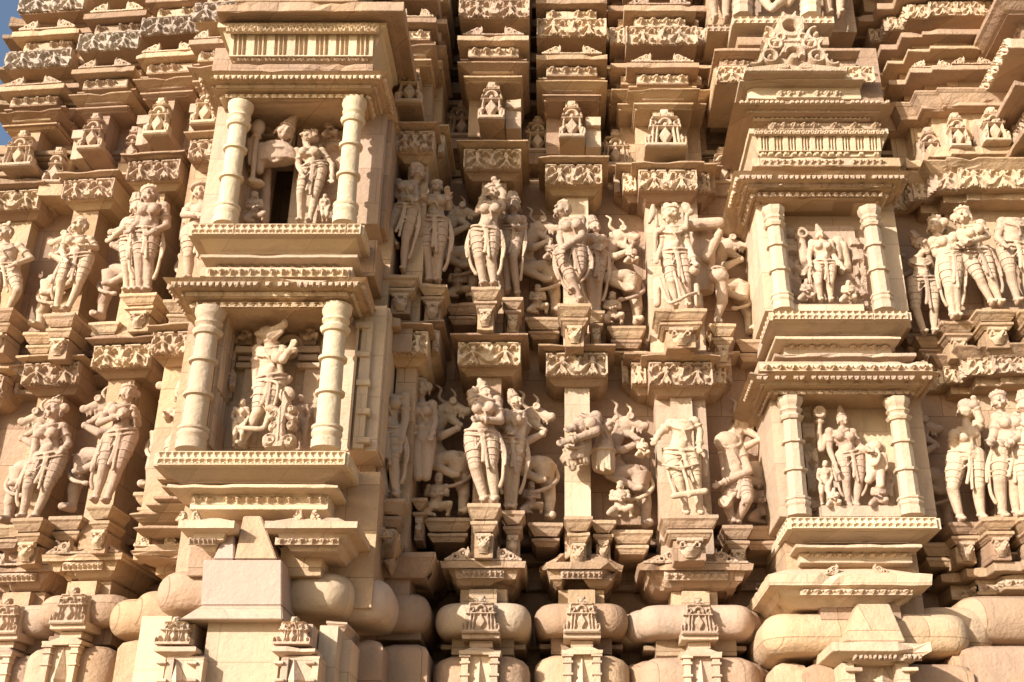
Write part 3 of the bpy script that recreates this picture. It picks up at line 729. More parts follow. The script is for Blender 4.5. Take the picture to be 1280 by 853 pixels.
# core of the temple: a moulded wall in the deep recesses, everything else stands in front of it
T = thing('temple_wall', 'deep recessed sandstone wall with horizontal mouldings behind the statues and towers', 'wall', (0, .6, 0))
xl = P(48, 60, .6).x; xr = 7.0
bm = new(); box(bm, xl-1.2, xr, 0, 6, 0, P(0, 690, .6).z); box(bm, P(470, 450, .5).x, xr, -.25, 6, P(0, 668, .6).z, P(0, 246, .6).z); box(bm, xl-.4, xr, .02, 6, P(0, 690, .6).z, P(0, 180, .6).z); box(bm, xl, xr, .04, 6, P(0, 180, .6).z, 10.9); link('masonry', bm, 'wall', T)
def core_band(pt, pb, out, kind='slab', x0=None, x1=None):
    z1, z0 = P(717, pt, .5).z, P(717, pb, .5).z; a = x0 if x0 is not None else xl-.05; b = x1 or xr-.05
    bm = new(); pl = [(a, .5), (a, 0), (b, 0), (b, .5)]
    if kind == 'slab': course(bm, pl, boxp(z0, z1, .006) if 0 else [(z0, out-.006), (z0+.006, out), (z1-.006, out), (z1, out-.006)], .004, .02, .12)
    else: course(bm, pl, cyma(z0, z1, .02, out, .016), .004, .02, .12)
    link('moulding', bm, 'dark', T)  # bands take the darkened stone, so recess shade is partly painted
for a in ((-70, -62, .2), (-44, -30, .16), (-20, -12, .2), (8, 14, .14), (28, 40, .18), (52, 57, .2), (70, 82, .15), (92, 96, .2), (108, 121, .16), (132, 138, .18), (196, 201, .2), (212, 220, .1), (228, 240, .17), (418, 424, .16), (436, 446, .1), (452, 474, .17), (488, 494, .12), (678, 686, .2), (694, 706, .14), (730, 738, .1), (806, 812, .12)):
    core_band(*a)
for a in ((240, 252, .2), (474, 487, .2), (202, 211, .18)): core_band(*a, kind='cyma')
# ================================================================== BAYS
FL = {}
LAB = {
 'A': ('leftmost', 'against the sky'), 'B': ('second', 'one place right of the sky edge'),
 'Cc': ('third', 'just left of the smooth-columned niches'), 'Dd': ('narrow', 'touching the smooth-columned niches from the left'),
 'E': ('shadowed', 'touching the smooth-columned niches from the right'), 'F': ('narrow', 'right of the deepest shadow'),
 'G': ('narrow', 'mid-wall, above the bare pilaster'), 'H': ('broad', 'stepped, left of the octagonal-columned niches')}
def loc_of(px, py, Y): return P(px, py, Y)
BAY = {  # Y, yaw, scale, wings, motif foot, upper frieze, lower frieze, roll centre
 'A': (.42, PHI, 1.0, ((6, .14), (12, .3)), (30, 210), (20, 252), (-27, 484), None),
 'B': (.25, PHI, .93, (), (121, 189), (115, 238), (68, 468), (17, 778)),
 'Cc': (.02, PHI, .93, (), (203, 171), (196, 215), (156, 446), (100, 765)),
 'Dd': (-.30, PHI, .70, (), (262, 158), (266, 189), (222, 430), None),
 'E': (-.42, 0, .62, ((14, .2),), (513, 132), (520, 179), (510, 430), None),
 'F': (-.15, 0, .98, (), (615, 152), (616, 201), (612, 443), (603, 776)),
 'G': (0, 0, .99, (), (715, 175), (717, 220), (721, 456), (727, 776)),
 'H': (-.02, 0, 1.0, ((18, .12), (27, .26)), (831, 186), (834, 227), (850, 468), (871, 778)),
}
for n, (k, (Y, yaw, s, wings, mo, uf, lf, rl)) in enumerate(BAY.items()):
    nm, where = LAB[k]
    T = thing('corbelled_tower', f'{nm} tower of stacked carved slabs, {where}', 'tower', P(mo[0], mo[1], Y), yaw, 'stacked corbelled slabs above the statue bays')
    tower(T, s, wings, motifw=16 if k not in 'AH' else 26 if k == 'H' else 22, seed=n*3)
    if k == 'Dd': pass
    T = thing('carved_lintel', f'{nm} upper carved frieze block, {where}', 'lintel', P(uf[0], uf[1], Y), yaw, 'carved frieze blocks of the upper row')
    lintel(T, s, wings, seed=n*3+1)
    T = thing('carved_lintel', f'{nm} lower carved frieze block, {where}', 'lintel', P(lf[0], lf[1], Y), yaw, 'carved frieze blocks between the rows')
    lintel(T, s, wings, seed=n*3+2, mat='wall')
    if rl:
        T = thing('base_pier', f'{nm} bay foot with pillow roll, {where}', 'pier', P(rl[0], rl[1], Y), yaw, 'moulded feet of the bays')
        pier(T, 1.0, 0 if k != 'H' else 12, seed=n, nroll=3 if k == 'H' else 1, broken=1 if k == 'G' else 0)
    # pilaster running behind the statues
    yp = Y+.10
    hw = {'A': 22, 'B': 17, 'Cc': 17, 'Dd': 14, 'E': 13, 'F': 16, 'G': 16, 'H': 14}[k]
    top = P(uf[0], uf[1]+8, yp); bot = P(lf[0], lf[1]-14, yp)
    T = thing('pilaster', f'{nm} upper pilaster, {where}', 'pilaster', (bot.x, yp, bot.z), yaw, 'plain pilasters behind the upper statues')
    w = hw*tt(330, yp); bm = new(); zt = top.z-bot.z
    dx = 0
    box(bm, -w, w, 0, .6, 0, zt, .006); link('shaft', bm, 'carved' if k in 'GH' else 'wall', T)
    if k == 'H':
        bm = new(); box(bm, -w*2.4, w*2.4, .06, .6, 0, zt-.05, .006); link('side_shaft', bm, 'carved', T)
    top = P(lf[0], lf[1]+8, yp); bt = rl or (lf[0]-40, 776)
    bot = P(lf[0], 700, yp)
    T = thing('pilaster', f'{nm} lower pilaster, {where}', 'pilaster', (top.x, yp, bot.z), yaw, 'plain pilasters behind the lower statues')
    w = hw*tt(560, yp); bm = new(); box(bm, -w, w, 0, .6, 0, top.z-bot.z, .006); link('shaft', bm, 'carved' if k in 'GH' else 'wall', T)
    if k == 'H':
        bm = new(); box(bm, -w*2.3, w*2.3, .05, .6, 0, top.z-bot.z-.05, .006); link('side_shaft', bm, 'carved', T)
# extra pier feet: shaded one under the niches' right side, one left of them
T = thing('base_pier', 'half shaded pair of pillow rolls below the shadowed bay, right of the pink block', 'pier', P(500, 762, -.3), 0, 'moulded feet of the bays'); B = Box(T)
for (x0, x1, y0, y1, Yo, mt) in ((446, 534, 738, 788, -.32, 'wall'), (345, 486, 720, 774, -.72, 'pink'), (345, 434, 713, 764, -.95, 'pale')):
    a = B.l(x0, 762, Yo); b = B.l(x1, 762, Yo); bm = new(); course(bm, rrect(a.x+.1, b.x-.1, Yo-T.location.y+.1, 1.3), roll(B.l(0, y1, Yo).z, B.l(0, y0, Yo).z, .11, 11), .002, 0, .05); link('roll', bm, mt, T)
for (x0, x1, y0, Yo) in ((440, 478, 797, -.62), (474, 535, 803, -.35)):
    a = B.l(x0, 820, Yo); b = B.l(x1, 820, Yo); zt = B.l(0, y0, Yo).z; bm = new(); course(bm, rect(a.x+.08, b.x-.08, Yo-T.location.y+.08, 1.3), [(zt-1, .08), (zt-.07, .08), (zt-.03, .06), (zt, .0)], .002, 0, .05); link('cushion', bm, 'wall', T)
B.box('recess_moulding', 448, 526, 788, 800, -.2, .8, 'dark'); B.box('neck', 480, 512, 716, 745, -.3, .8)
for (x0, x1, yt, yb, Yo) in ((455, 500, 668, 712, -.62), (462, 545, 690, 722, -.42)):
    b2 = new(); B.cyma('eave', x0, x1, yt, yb, Yo, .07, 1.0, 'wall', .12, .04)
B.rel('scroll', 440, 490, 655, 672, -.62, depth=.015, back=.04)
T = thing('base_pier', 'row of overlapping pillow rolls stepping up to the pink block from its left', 'pier', P(215, 750, -.5), PHI*.3, 'moulded feet of the bays'); B = Box(T)
for (x0, x1, y0, y1, Yo, mt) in ((188, 310, 711, 762, -.95, 'wall'), (158, 240, 735, 786, -.55, 'wall'), (128, 215, 745, 792, -.15, 'wall')):
    a = B.l(x0, 762, Yo); b = B.l(x1, 762, Yo); bm = new(); course(bm, rrect(a.x+.1, b.x-.1, Yo-T.location.y+.1, 1.4), roll(B.l(0, y1, Yo).z, B.l(0, y0, Yo).z, .11, 11), .002, 0, .05); link('roll', bm, mt, T)
for (x0, x1, y0, Yo) in ((145, 190, 797, -.45), (176, 215, 782, -.85)):
    a = B.l(x0, 820, Yo); b = B.l(x1, 820, Yo); zt = B.l(0, y0, Yo).z; bm = new(); course(bm, rect(a.x+.08, b.x-.04, Yo-T.location.y+.08, 1.3), [(zt-1, .08), (zt-.07, .08), (zt-.03, .06), (zt, .0)], .002, 0, .05); link('cushion', bm, 'wall', T)
for (x0, x1, yt, yb, Yo) in ((163, 232, 682, 712, -.5),):
    B.cyma('eave', x0, x1, yt, yb, Yo, .1, 1.0, 'wall', .12, .04)
B.rel('scroll', 168, 226, 665, 683, -.48, depth=.015, back=.04)
# ------------------------------------------------------------------ projecting block that carries the columned niches
def niche(label, Yf, base, slab2, bead2, canopy, cols, facets, body, back, rc, mat='pale', crest=None):
    O = P((base[0]+base[1])/2, base[3], Yf); T = thing('niche_shrine', label, 'niche', O, 0, 'columned niches on the projecting bays'); B = Box(T)
    x0, x1, yt, yb = base; Yc = Yf+.13
    # body: side walls and back
    for (a, b_, Ya, deep, nm) in body: B.box(nm, a, b_, canopy[3]-4, yt-1, Ya, deep, 'carved')
    bx0, bx1, Yb = back
    if Yf < -1 and yt < 400:
        B.box('back_panel', bx0, 338, canopy[3]-6, yt-1.5, Yb, .2, 'carved'); B.box('back_panel', 369, bx1, canopy[3]-6, yt-1.5, Yb+.003, .2, 'carved'); B.box('back_panel', 336, 371, canopy[3]-6, 196, Yb+.006, .2, 'carved')
    else: B.box('back_panel', bx0, bx1, canopy[3]-6, yt-1.5, Yb, .3, 'carved')
    # base
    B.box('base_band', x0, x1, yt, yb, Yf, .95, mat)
    B.rel('bead', x0+1, x1-1, yt+1, yb-.5, Yf, n=int((x1-x0)/8.5), style=2, depth=.022, name='lattice_band', mat=mat)
    a = B.l(x0, yt, Yf); b_ = B.l(x1, yt, Yf)
    for sd, xx in ((-1, a.x), (1, b_.x)): side_relief(B, 'bead', xx, Yf, yt+1, yb-.5, .4, sd, n=5, style=2, depth=.018, name='lattice_band', mat=mat)
    B.cyma('base_moulding', x0+5, x1-5, yb+.4, slab2[1]-1, Yf+.03, .13, .92, mat, .01, .012)
    B.cyma('base_moulding', slab2[0]+0, slab2[2], slab2[1], bead2[2]+1, Yf+.05, .11, .9, mat, .012, .025)
    B.box('base_block', bead2[0], bead2[1], bead2[2], bead2[3]+6, Yf+.17, .8, mat)
    B.rel('bead', bead2[0]+2, bead2[1]-2, bead2[2]+1, bead2[3], Yf+.17, n=max(4, int((bead2[1]-bead2[0])/13)), depth=.04)
    # canopy with carved inverted steps
    cx0, cx1, ct, cb, ci = canopy
    A = B.l(cx0, ct, Yf-.1); Bq = B.l(cx1, ct, Yf-.1); z1 = A.z; z0 = B.l(0, cb, Yf+.1).z; h = z1-z0; y_in = Yf+.1-O.y; ins = .20
    bm = new()
    prof = [(z0, -.02), (z0+.002, 0)]; st = [(0, .30, 0, .025), (.31, .62, .07, .09), (.63, .97, .13, .2)]
    for u0, u1, o0, o1 in st: prof += [(z0+h*u0+.003, o0), (z0+h*u1, o1)]
    prof += [(z1, ins-.01)]
    course(bm, rect(A.x+ins, Bq.x-ins, y_in, y_in+.95), prof, .003, .025); link('canopy', bm, 'wall', T)
    for (u0, u1, o0, o1), sty, k_ in zip(st, (2, 0, 1), (10, 26, 7)):
        o = (o0+o1)/2; w = Bq.x-A.x-2*ins+2*o; tilt = atan2(o1-o0, h*(u1-u0))
        r_ = relief('bead', w-.03, h*(u1-u0)*.75, T, ((A.x+Bq.x)/2, y_in-o0-.012, z0+h*u0+.01), n=int(w/.0062/k_), style=sty, depth=.03, name='carved_band'); r_.rotation_euler = (tilt, 0, 0)
        for sd, xx in ((-1, A.x+ins-o0-.01), (1, Bq.x-ins+o0+.01)):
            o = relief('bead', .42, h*(u1-u0)*.75, T, (xx+sd*.012, y_in+.2-o0, z0+h*u0+.01), n=int(.42/.0062/k_), style=sty, depth=.025, name='carved_band'); o.rotation_euler = (tilt, 0, sd*pi/2)
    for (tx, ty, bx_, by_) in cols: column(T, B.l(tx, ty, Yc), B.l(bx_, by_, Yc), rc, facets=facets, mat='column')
    if facets:
        for (tx, ty, bx_, by_) in cols[:1]: column(T, B.l(tx-9, ty, Yf+.33), B.l(bx_-9, by_, Yf+.33), rc*.9, facets=True, mat='column')
    return T, B
# upper left niche
T, B = niche('upper niche with two smooth round columns sheltering a leaning couple, in the left projecting block', -1.15,
    (241, 452, 281, 295), (251, 318, 447), (268, 428, 332, 340), (243, 485, 88, 125, .2),
    [(301.5, 132, 281.5, 282), (443.5, 127, 430.5, 281)], False,
    [(262, 300, -.92, 1.2, 'side_wall'), (436, 478, -.80, 1.2, 'side_wall')], (296, 440, -.62), .068)
bm = new(); B.box('roof_slab', 288, 466, 80, 90, -1.2, .9, 'wall', .03)
a = B.l(292, 78, -1.12); b = B.l(463, 78, -1.12); z0 = a.z; z1 = B.l(0, 33, -1.2).z
bm = new(); course(bm, rect(a.x, b.x, -1.12-T.location.y, .6), [(z0, 0), (z0+.03, .01), (z1-.05, .09), (z1-.045, .12), (z1, .12)], .003); link('balustrade', bm, 'pale', T)
o = relief('bead', b.x-a.x+.05, (z1-z0)*.80, T, ((a.x+b.x)/2, -1.12-T.location.y-.02, z0+.02), n=7, style=3, depth=.035, res=.004, name='fluted_panel', mat='pale'); o.rotation_euler = (radians(11), 0, 0)
B.rel('swirl', 283, 474, 32, 41, -1.245, depth=.02, name='scroll_band', mat='pale')
B.rel('swirl', 296, 460, 70, 78.5, -1.135, depth=.025, name='scroll_band', mat='pale')
B.rel('bead', 330, 455, 24, 32.5, -1.05, n=9, depth=.05, mat='pale')
B.box('inner_block', 300, 470, 22, 33, -1.0, .8, 'wall')
B.cyma('top_slab', 271, 505, 2, 21, -1.38, .1, 1.2, 'wall', .03, .09)
B.box('upper_block', 300, 450, -60, 1.5, -.9, .9, 'wall'); B.box('upper_slab', 295, 450, -75, -61, -.95, .9, 'wall', .03); B.box('upper_block', 310, 440, -150, -76, -.6, .6, 'wall')
# lower left niche
T, B = niche('lower niche with two smooth round columns around the boar-headed statue, in the left projecting block', -1.15,
    (198, 433, 565, 583), (209, 605, 422), (238, 410, 619, 631), (203, 458, 346, 386, .2),
    [(264, 388, 238, 563), (421.5, 384, 407, 562)], False,
    [(234, 268, -.96, 1.2, 'side_wall'), (425, 477, -.78, 1.2, 'side_wall')], (258, 430, -.62), .076)
B.rel('bead', 258, 436, 336, 346, -1.14, n=14, depth=.04, name='bead_row'); B.box('top_course', 250, 440, 334, 345.5, -1.12, .9, 'pale', .02)
o = relief('bead', .30, 1.0, T, (B.l(269, 470, -.95).x+.003, -.95-T.location.y+.16, B.l(0, 560, -.95).z+.03), n=4, style=2, depth=.02, name='lattice_screen'); o.rotation_euler = (0, 0, pi/2)
# masonry core that ties the projecting block together
T = thing('projecting_block', 'smooth sandstone sides of the left projecting block, right face in deep shade', 'wall', P(360, 640, -.7)); B = Box(T)
for x0, x1, yt, yb, Yf in ((266, 474, 60, 100, -.55), (262, 470, 300, 345, -.85), (240, 296, 120, 640, -.5), (442, 478, 120, 640, -.5), (240, 478, 285, 640, -.5), (240, 478, 100, 300, -.05), (225, 470, 590, 760, -.75)):
    B.box('masonry', x0, x1, yt, yb, Yf, 1.6, 'wall')
for xa, xb_ in ((447, 460), (440, 443)): B.box('thin_pilaster', xa, xb_, 402, 560, -.83, .2, 'pale')
for yy_ in (402, 438, 474, 510, 546): B.box('thin_capital', 445, 462, yy_, yy_+7, -.85, .2, 'pale', .01)
B.box('corner_strip', 463, 481, 385, 565, -.72, .8, 'pale'); B.box('corner_strip', 462, 486, 150, 285, -.70, .8, 'wall')
B.box('small_slab', 455, 500, 396, 408, -.6, .8, 'wall', .05); B.box('small_slab', 460, 515, 410, 440, -.5, .8, 'wall')
# stepped slabs beside the lower niche base
T = thing('stepped_ledge', 'fan of thin stepped slabs at the left foot of the lower round-columned niche', 'ledge', P(190, 640, -.6)); B = Box(T)
for i, (x0, x1, yt, yb, Yf) in enumerate(((202, 262, 606, 617, -.85), (192, 250, 620, 629, -.78), (182, 245, 628, 640, -.72), (161, 230, 639, 652, -.62), (166, 236, 657, 664, -.68), (196, 262, 596, 606, -.9))):
    B.cyma('slab', x0, x1, yt, yb, Yf, .06, .8, 'wall', .02, .02)
# octagonal-columned niches on the right
T, B = niche('upper niche with faceted octagonal columns around the standing deity with tall crown, right projecting block', -.50,
    (964, 1135, 390, 401), (969, 420, 1126), (980, 1114, 430, 438), (917, 1140, 213, 248, .2),
    [(966, 262, 979.5, 389), (1086, 262, 1105.5, 389)], True,
    [(950, 985, -.30, 1.2, 'side_wall'), (1098, 1125, -.2, 1.2, 'side_wall')], (975, 1110, -.12), .066)
B.box('roof_slab', 940, 1125, 197, 208, -.55, .9, 'wall', .02)
a = B.l(948, 194, -.5); b = B.l(1100, 194, -.5); z0 = a.z; z1 = B.l(0, 163, -.55).z
bm = new(); course(bm, rect(a.x, b.x, -.5-T.location.y, .9), [(z0, 0), (z0+.02, .01), (z1-.05, .05), (z1-.045, .07), (z1, .07)], .003); link('balustrade', bm, 'pale', T)
o = relief('bead', b.x-a.x, (z1-z0)*.72, T, ((a.x+b.x)/2, -.5-T.location.y-.012, z0+.015), n=9, style=3, depth=.03, res=.004, name='fluted_panel', mat='pale'); o.rotation_euler = (radians(9), 0, 0)
B.rel('swirl', 943, 1106, 163, 169, -.575, depth=.02, name='scroll_band', mat='pale'); B.rel('bead', 950, 1100, 186, 196, -.51, n=16, style=1, depth=.02, name='carved_band', mat='pale')
B.rel('bead', 950, 1105, 199, 207, -.55, n=18, depth=.03); B.rel('bead', 960, 1100, 155, 163, -.45, n=11, depth=.05, mat='pale'); B.box('inner_block', 955, 1100, 152, 164, -.4, .8, 'wall')
A = B.l(917, 127, -.62); Bq = B.l(1120, 127, -.62); zt = A.z; zb = B.l(0, 152, -.45).z; hh = zt-zb
bm = new(); course(bm, rect(A.x+.2, Bq.x-.2, -.42-T.location.y, .9), [(zb, 0), (zb+hh*.4, .03), (zb+hh*.41, .08), (zb+hh*.7, .11), (zb+hh*.71, .14), (zt-.01, .2), (zt, .18)], .003, .03); link('canopy', bm, 'wall', T)
for (u, o_, st_, n_) in ((.12, .03, 2, 24), (.44, .11, 0, 12), (.74, .19, 1, 30)):
    relief('bead', (Bq.x-A.x)-.4+o_*1.6, hh*.24, T, ((A.x+Bq.x)/2, -.42-T.location.y-o_-.004, zb+hh*u), n=n_, style=st_, depth=.02, name='carved_band')
B.box('crest_block', 935, 1075, 104, 124, -.50, .8, 'pale', .03); B.rel('bead', 970, 1050, 113, 122, -.51, n=7, depth=.03, mat='pale')
B.cyma('crest_slab', 925, 1080, 96, 105, -.6, .05, .8, 'pale', .03, .03)
c = Carve(B.l(1055, 60, -.6).x-B.l(930, 60, -.6).x, B.l(0, 20, -.55).z-B.l(0, 96, -.55).z, .0045); Aa = c.A
c.ring(0, .74, .14, .045, 1.1); c.disc(0, .74, .06, .0); c.ring(0, .30, .12, .04, 1.1, a0=-.4, a1=3.6); c.disc(0, .25, .06, 1)
for s_ in (-1, 1):
    for (x_, z_, r_) in ((.32, .62, .10), (.22, .46, .08), (.42, .42, .09), (.30, .26, .09), (.5, .22, .09), (.68, .16, .10), (.12, .93, .05), (.2, .84, .05), (.85, .09, .06), (.14, .56, .05), (.45, .58, .05)):
        c.ring(s_*x_, z_, r_, .028, 1); c.disc(s_*x_, z_, r_*.35, 1.1)
    c.seg(s_*.2, .5, s_*.45, .52, .03, .02, .9); c.seg(s_*.1, .1, s_*.8, .02, .05, .04, .9)
    c.seg(s_*.40, .75, s_*.46, .48, .03); c.seg(s_*.58, .34, s_*.62, .1, .03)
c.rect(-.5, .5, .47, .53, .9); c.rect(-Aa, Aa, 0, .06, .9); c.rect(-.12, .12, .38, .62, .7)
c.H = np.minimum(c.H, 1); hwv = np.interp(c.Z, [0, .10, .25, .45, .5, .72, .78, .9, 1], [Aa, Aa*.93, Aa*.68, Aa*.55, Aa*.6, Aa*.5, Aa*.32, Aa*.2, .06]); c.mask = (np.abs(c.X) < hwv) & ((c.H > .1) | (c.Z < .7)); c.H = np.where(c.H < .1, .1, c.H); c.rough(.12)
o = link('pierced_pediment', c.mesh(.07, .06), 'carved', T); o.location = tuple(B.l(993, 96, -.62))
T, B = niche('lower niche with faceted octagonal columns sheltering a deity between small attendants, right projecting block', -.50,
    (987, 1171, 647, 662), (994, 680, 1152), (1000, 1140, 691, 698), (937, 1177, 464, 494, .2),
    [(987, 499, 999, 646), (1120, 500, 1140.5, 645)], True,
    [(968, 1003, -.30, 1.2, 'side_wall'), (1133, 1160, -.2, 1.2, 'side_wall')], (995, 1146, -.12), .068)
B.rel('bead', 950, 1165, 455, 464, -.55, n=13, depth=.04); B.box('top_course', 948, 1160, 452, 463.5, -.50, .9, 'carved', .02); B.cyma('top_slab', 968, 1145, 441, 452, -.5, .06, .8, 'carved', .03, .03)
T = thing('projecting_block', 'sandstone core of the right projecting block behind the octagonal-columned niches', 'wall', P(1050, 700, -.2)); B = Box(T)
for x0, x1, yt, yb, Yf in ((950, 1100, 60, 130, -.2), (955, 1110, 205, 216, -.25), (966, 1118, 400, 465, -.2), (985, 1150, 660, 790, -.22), (952, 1125, 215, 410, -.05), (972, 1150, 460, 660, -.05)):
    B.box('masonry', x0, x1, yt, yb, Yf, 1.2, 'wall')
T = thing('base_pier', 'wide eave and long pillow roll under the octagonal-columned niches', 'pier', P(1070, 790, -.35), 0, 'moulded feet of the bays'); B = Box(T)
bm = new(); a = B.l(960, 720, -.62); b = B.l(1166, 720, -.62); zz = lambda py: B.l(0, py, -.6).z
course(bm, rect(a.x+.14, b.x-.14, -.48-T.location.y, 1.0), [(zz(752), -.05), (zz(746), 0), (zz(742), .04), (zz(735), .07), (zz(732), .13), (zz(719), .14), (zz(718), .13), (zz(705), -.02)], .005, .025, .05); link('eave', bm, 'carved', T)
B.rel('scroll', 1010, 1130, 704, 719, -.56, depth=.02, back=.05); B.rel('bead', 1000, 1140, 735, 744, -.56, n=10, depth=.03)
B.box('neck', 1025, 1125, 742, 775, -.42, .8)
for (x0, x1, y0, y1, Yo) in ((958, 1218, 764, 816, -.42), (1150, 1250, 756, 810, -.25)):
    a = B.l(x0, 790, Yo); b = B.l(x1, 790, Yo); bm = new(); course(bm, rrect(a.x+.1, b.x-.1, Yo-T.location.y+.1, 1.3), roll(B.l(0, y1, Yo).z, B.l(0, y0, Yo).z, .11, 11), .002, 0, .05); link('roll', bm, 'wall', T)
for (x0, x1, y0, Yo) in ((966, 1010, 826, -.3), (1005, 1215, 828, -.42), (1190, 1250, 812, -.35)):
    a = B.l(x0, 830, Yo); b = B.l(x1, 830, Yo); zt = B.l(0, y0, Yo).z; bm = new(); course(bm, rect(a.x+.08, b.x-.08, Yo-T.location.y+.08, 1.3), [(zt-1, .08), (zt-.07, .08), (zt-.03, .06), (zt, .0)], .002, 0, .05); link('cushion', bm, 'wall', T)
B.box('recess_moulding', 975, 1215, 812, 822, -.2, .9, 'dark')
# modern repair blocks
def prism(B, name, pts_b, pts_t, yb, yt, Yf, deepb, deept, mat, push=0):
    bm = new(); (x0, x1), (x2, x3) = pts_b, pts_t
    a, b = B.l(x0, yb, Yf), B.l(x1, yb, Yf); c_, d = B.l(x2, yt, Yf+push), B.l(x3, yt, Yf+push)
    V = [bm.verts.new(v) for v in (a, b, b+Vector((0, deepb, 0)), a+Vector((0, deepb, 0)), c_, d, d+Vector((0, deept, 0)), c_+Vector((0, deept, 0)))]
    for f in ((3, 2, 1, 0), (4, 5, 6, 7), (0, 1, 5, 4), (1, 2, 6, 5), (2, 3, 7, 6), (3, 0, 4, 7)): bm.faces.new([V[i] for i in f])
    bmesh.ops.bevel(bm, geom=bm.edges[:], offset=.006, segments=2, affect='EDGES')
    return link(name, bm, mat, B.T)
T = thing('repair_block', 'large smooth pink stone block with flared foot below the round-columned niches', 'block', P(300, 775, -1.25)); B = Box(T)
prism(B, 'block', (251, 352), (254, 352), 757, 700, -1.20, .4, .4, 'pink'); prism(B, 'flared_foot', (224, 353), (251, 352), 774, 757.5, -1.36, .6, .45, 'pale', .12)
prism(B, 'tapered_top', (293, 346), (304, 326), 699, 645, -1.2, .4, .3, 'wall', .08); prism(B, 'tapered_top', (266, 292), (288, 293), 699, 655, -1.195, .4, .3, 'pink', .08)
T = thing('repair_block', 'pale blank recessed panel between lozenge pilasters at the bottom edge under the pink block', 'panel', P(295, 853, -1.1)); B = Box(T)
B.box('panel', 246, 342, 776, 1000, -1.26, .4, 'pale')
for x0, x1 in ((196, 244), (343, 392)):
    xm = (x0+x1)/2
    B.box('pilaster', x0, x1, 820, 1000, -1.32, .6, 'carved'); B.cyma('capital', x0-3, x1+1, 808, 822, -1.37, .05, .5, 'carved', .02, .03)
    B.rel('motif', x0+2, x1-2, 772, 807, -1.31, depth=.05, back=.05, solid=True); B.box('motif_back', x0+2, x1-2, 780, 808, -1.26, .4, 'carved')
    for xx in (x0+5, x1-5):
        B.box('colonnette', xx-4, xx+4, 822, 1000, -1.36, .1, 'carved'); 
        for yy in (826, 848): B.box('colonnette_ring', xx-6, xx+6, yy, yy+4, -1.38, .08, 'carved')
    bm = new(); vs = [bm.verts.new(B.l(*v)) for v in ((xm, 823, -1.33), (xm-13, 850, -1.325), (xm, 850, -1.39), (xm+13, 850, -1.325), (xm, 880, -1.33))]
    for f in ((0, 1, 2), (0, 2, 3), (4, 2, 1), (4, 3, 2)): bm.faces.new([vs[j] for j in f])
    link('lozenge', bm, 'carved', T)
B.box('cushion', 160, 198, 770, 1000, -1.0, .6, 'pale', e_ if 0 else 0); B.box('cushion', 390, 414, 782, 1000, -1.1, .8, 'pale'); B.cyma('capital', 408, 434, 776, 800, -.95, .04, .5, 'carved', .02); B.box('pilaster', 412, 432, 800, 1000, -.93, .5, 'carved')
# eaves crossing under the lower round-columned niche
T = thing('base_pier', 'pair of long eaves with curling scrolls either side of the tapered pink block', 'pier', P(330, 700, -1.1), 0, 'moulded feet of the bays'); B = Box(T)
for (x0, x1, yt) in ((222, 292, 652), (330, 446, 652)):
    bm = new(); a = B.l(x0, yt, -1.3); b = B.l(x1, yt, -1.3); zz = lambda py: B.l(0, py, -1.25).z
    course(bm, rect(a.x+.16, b.x-.16, -1.12-T.location.y, .9), [(zz(684), -.02), (zz(683), .02), (zz(674), .05), (zz(672), .08), (zz(664), .09), (zz(662), .16), (zz(653), .16), (zz(652), .14), (zz(641), .02)], .004, .03, .05); link('eave', bm, 'carved', T)
    B.rel('bead', x0+14, x1-22, 672, 681, -1.2, n=6, depth=.03)
B.box('necks', 236, 282, 683, 720, -1.0, .8); B.box('necks', 350, 402, 683, 720, -1.0, .8); B.rel('scroll', 366, 402, 632, 652, -1.2, depth=.02, back=.05); B.rel('scroll', 222, 252, 634, 652, -1.2, depth=.02, back=.05)
T = thing('repair_block', 'tapered plain stone with moulded slab and two colonnettes at the bottom edge, right part', 'block', P(1100, 832, -.75)); B = Box(T)
prism(B, 'tapered_block', (1056, 1132), (1072, 1112), 802, 755, -.66, .4, .3, 'wall', .1)
B.cyma('slab', 1040, 1163, 802, 830, -.78, .12, .6, 'carved', .06, .06); B.rel('bead', 1066, 1152, 818, 826, -.72, n=14, style=1, depth=.03, name='carved_band'); B.box('shrine_back', 1062, 1145, 830, 1000, -.56, .4, 'carved')
for x in (1068, 1138): B.box('colonnette', x-8, x+8, 829, 1000, -.66, .2, 'carved'); B.box('colonnette_ring', x-10, x+10, 834, 839, -.69, .2, 'carved')
bm = new(); vs = [bm.verts.new(B.l(*v)) for v in ((1103, 832, -.57), (1088, 853, -.56), (1103, 853, -.64), (1118, 853, -.56), (1103, 880, -.57))]
for f in ((0, 1, 2), (0, 2, 3), (4, 2, 1), (4, 3, 2)): bm.faces.new([vs[j] for j in f])
link('lozenge', bm, 'carved', T)
# ------------------------------------------------------------------ stepped corner at the right edge
xb = P(1122, 240, .5).x
def jplan(dx=0, dy=0): return [(xb+dx, 1.2), (xb+dx, .42+dy), (xb+.13+dx, .42+dy), (xb+.13+dx, .26+dy), (xb+.27+dx, .26+dy), (xb+.27+dx, .10+dy), (xb+.45+dx, .1+dy), (xb+.45+dx, .06+dy), (xb+3.2, .06+dy)]
T = thing('stepped_corner', 'stepped corner of slabs and friezes above and below the clustered statues at the right edge', 'wall', (0, 0, 0))
jz = lambda py, Y=.06: P(1230, py, Y).z
def jc(name, pt, pb, out, mat='wall', kind='box', chip=.02, dy=0):
    z0, z1 = jz(pb, .06-out), jz(pt, .06-out); z0 = min(z0, z1-.02)
    pr = [(z0, out-.005), (z0+.005, out), (z1-.005, out), (z1, out-.005)] if kind == 'box' else cyma(z0, z1, out-.09, out, .02)
    bm = new(); course(bm, jplan(0, dy), pr, .004, chip, .06); link(name, bm, mat, T)
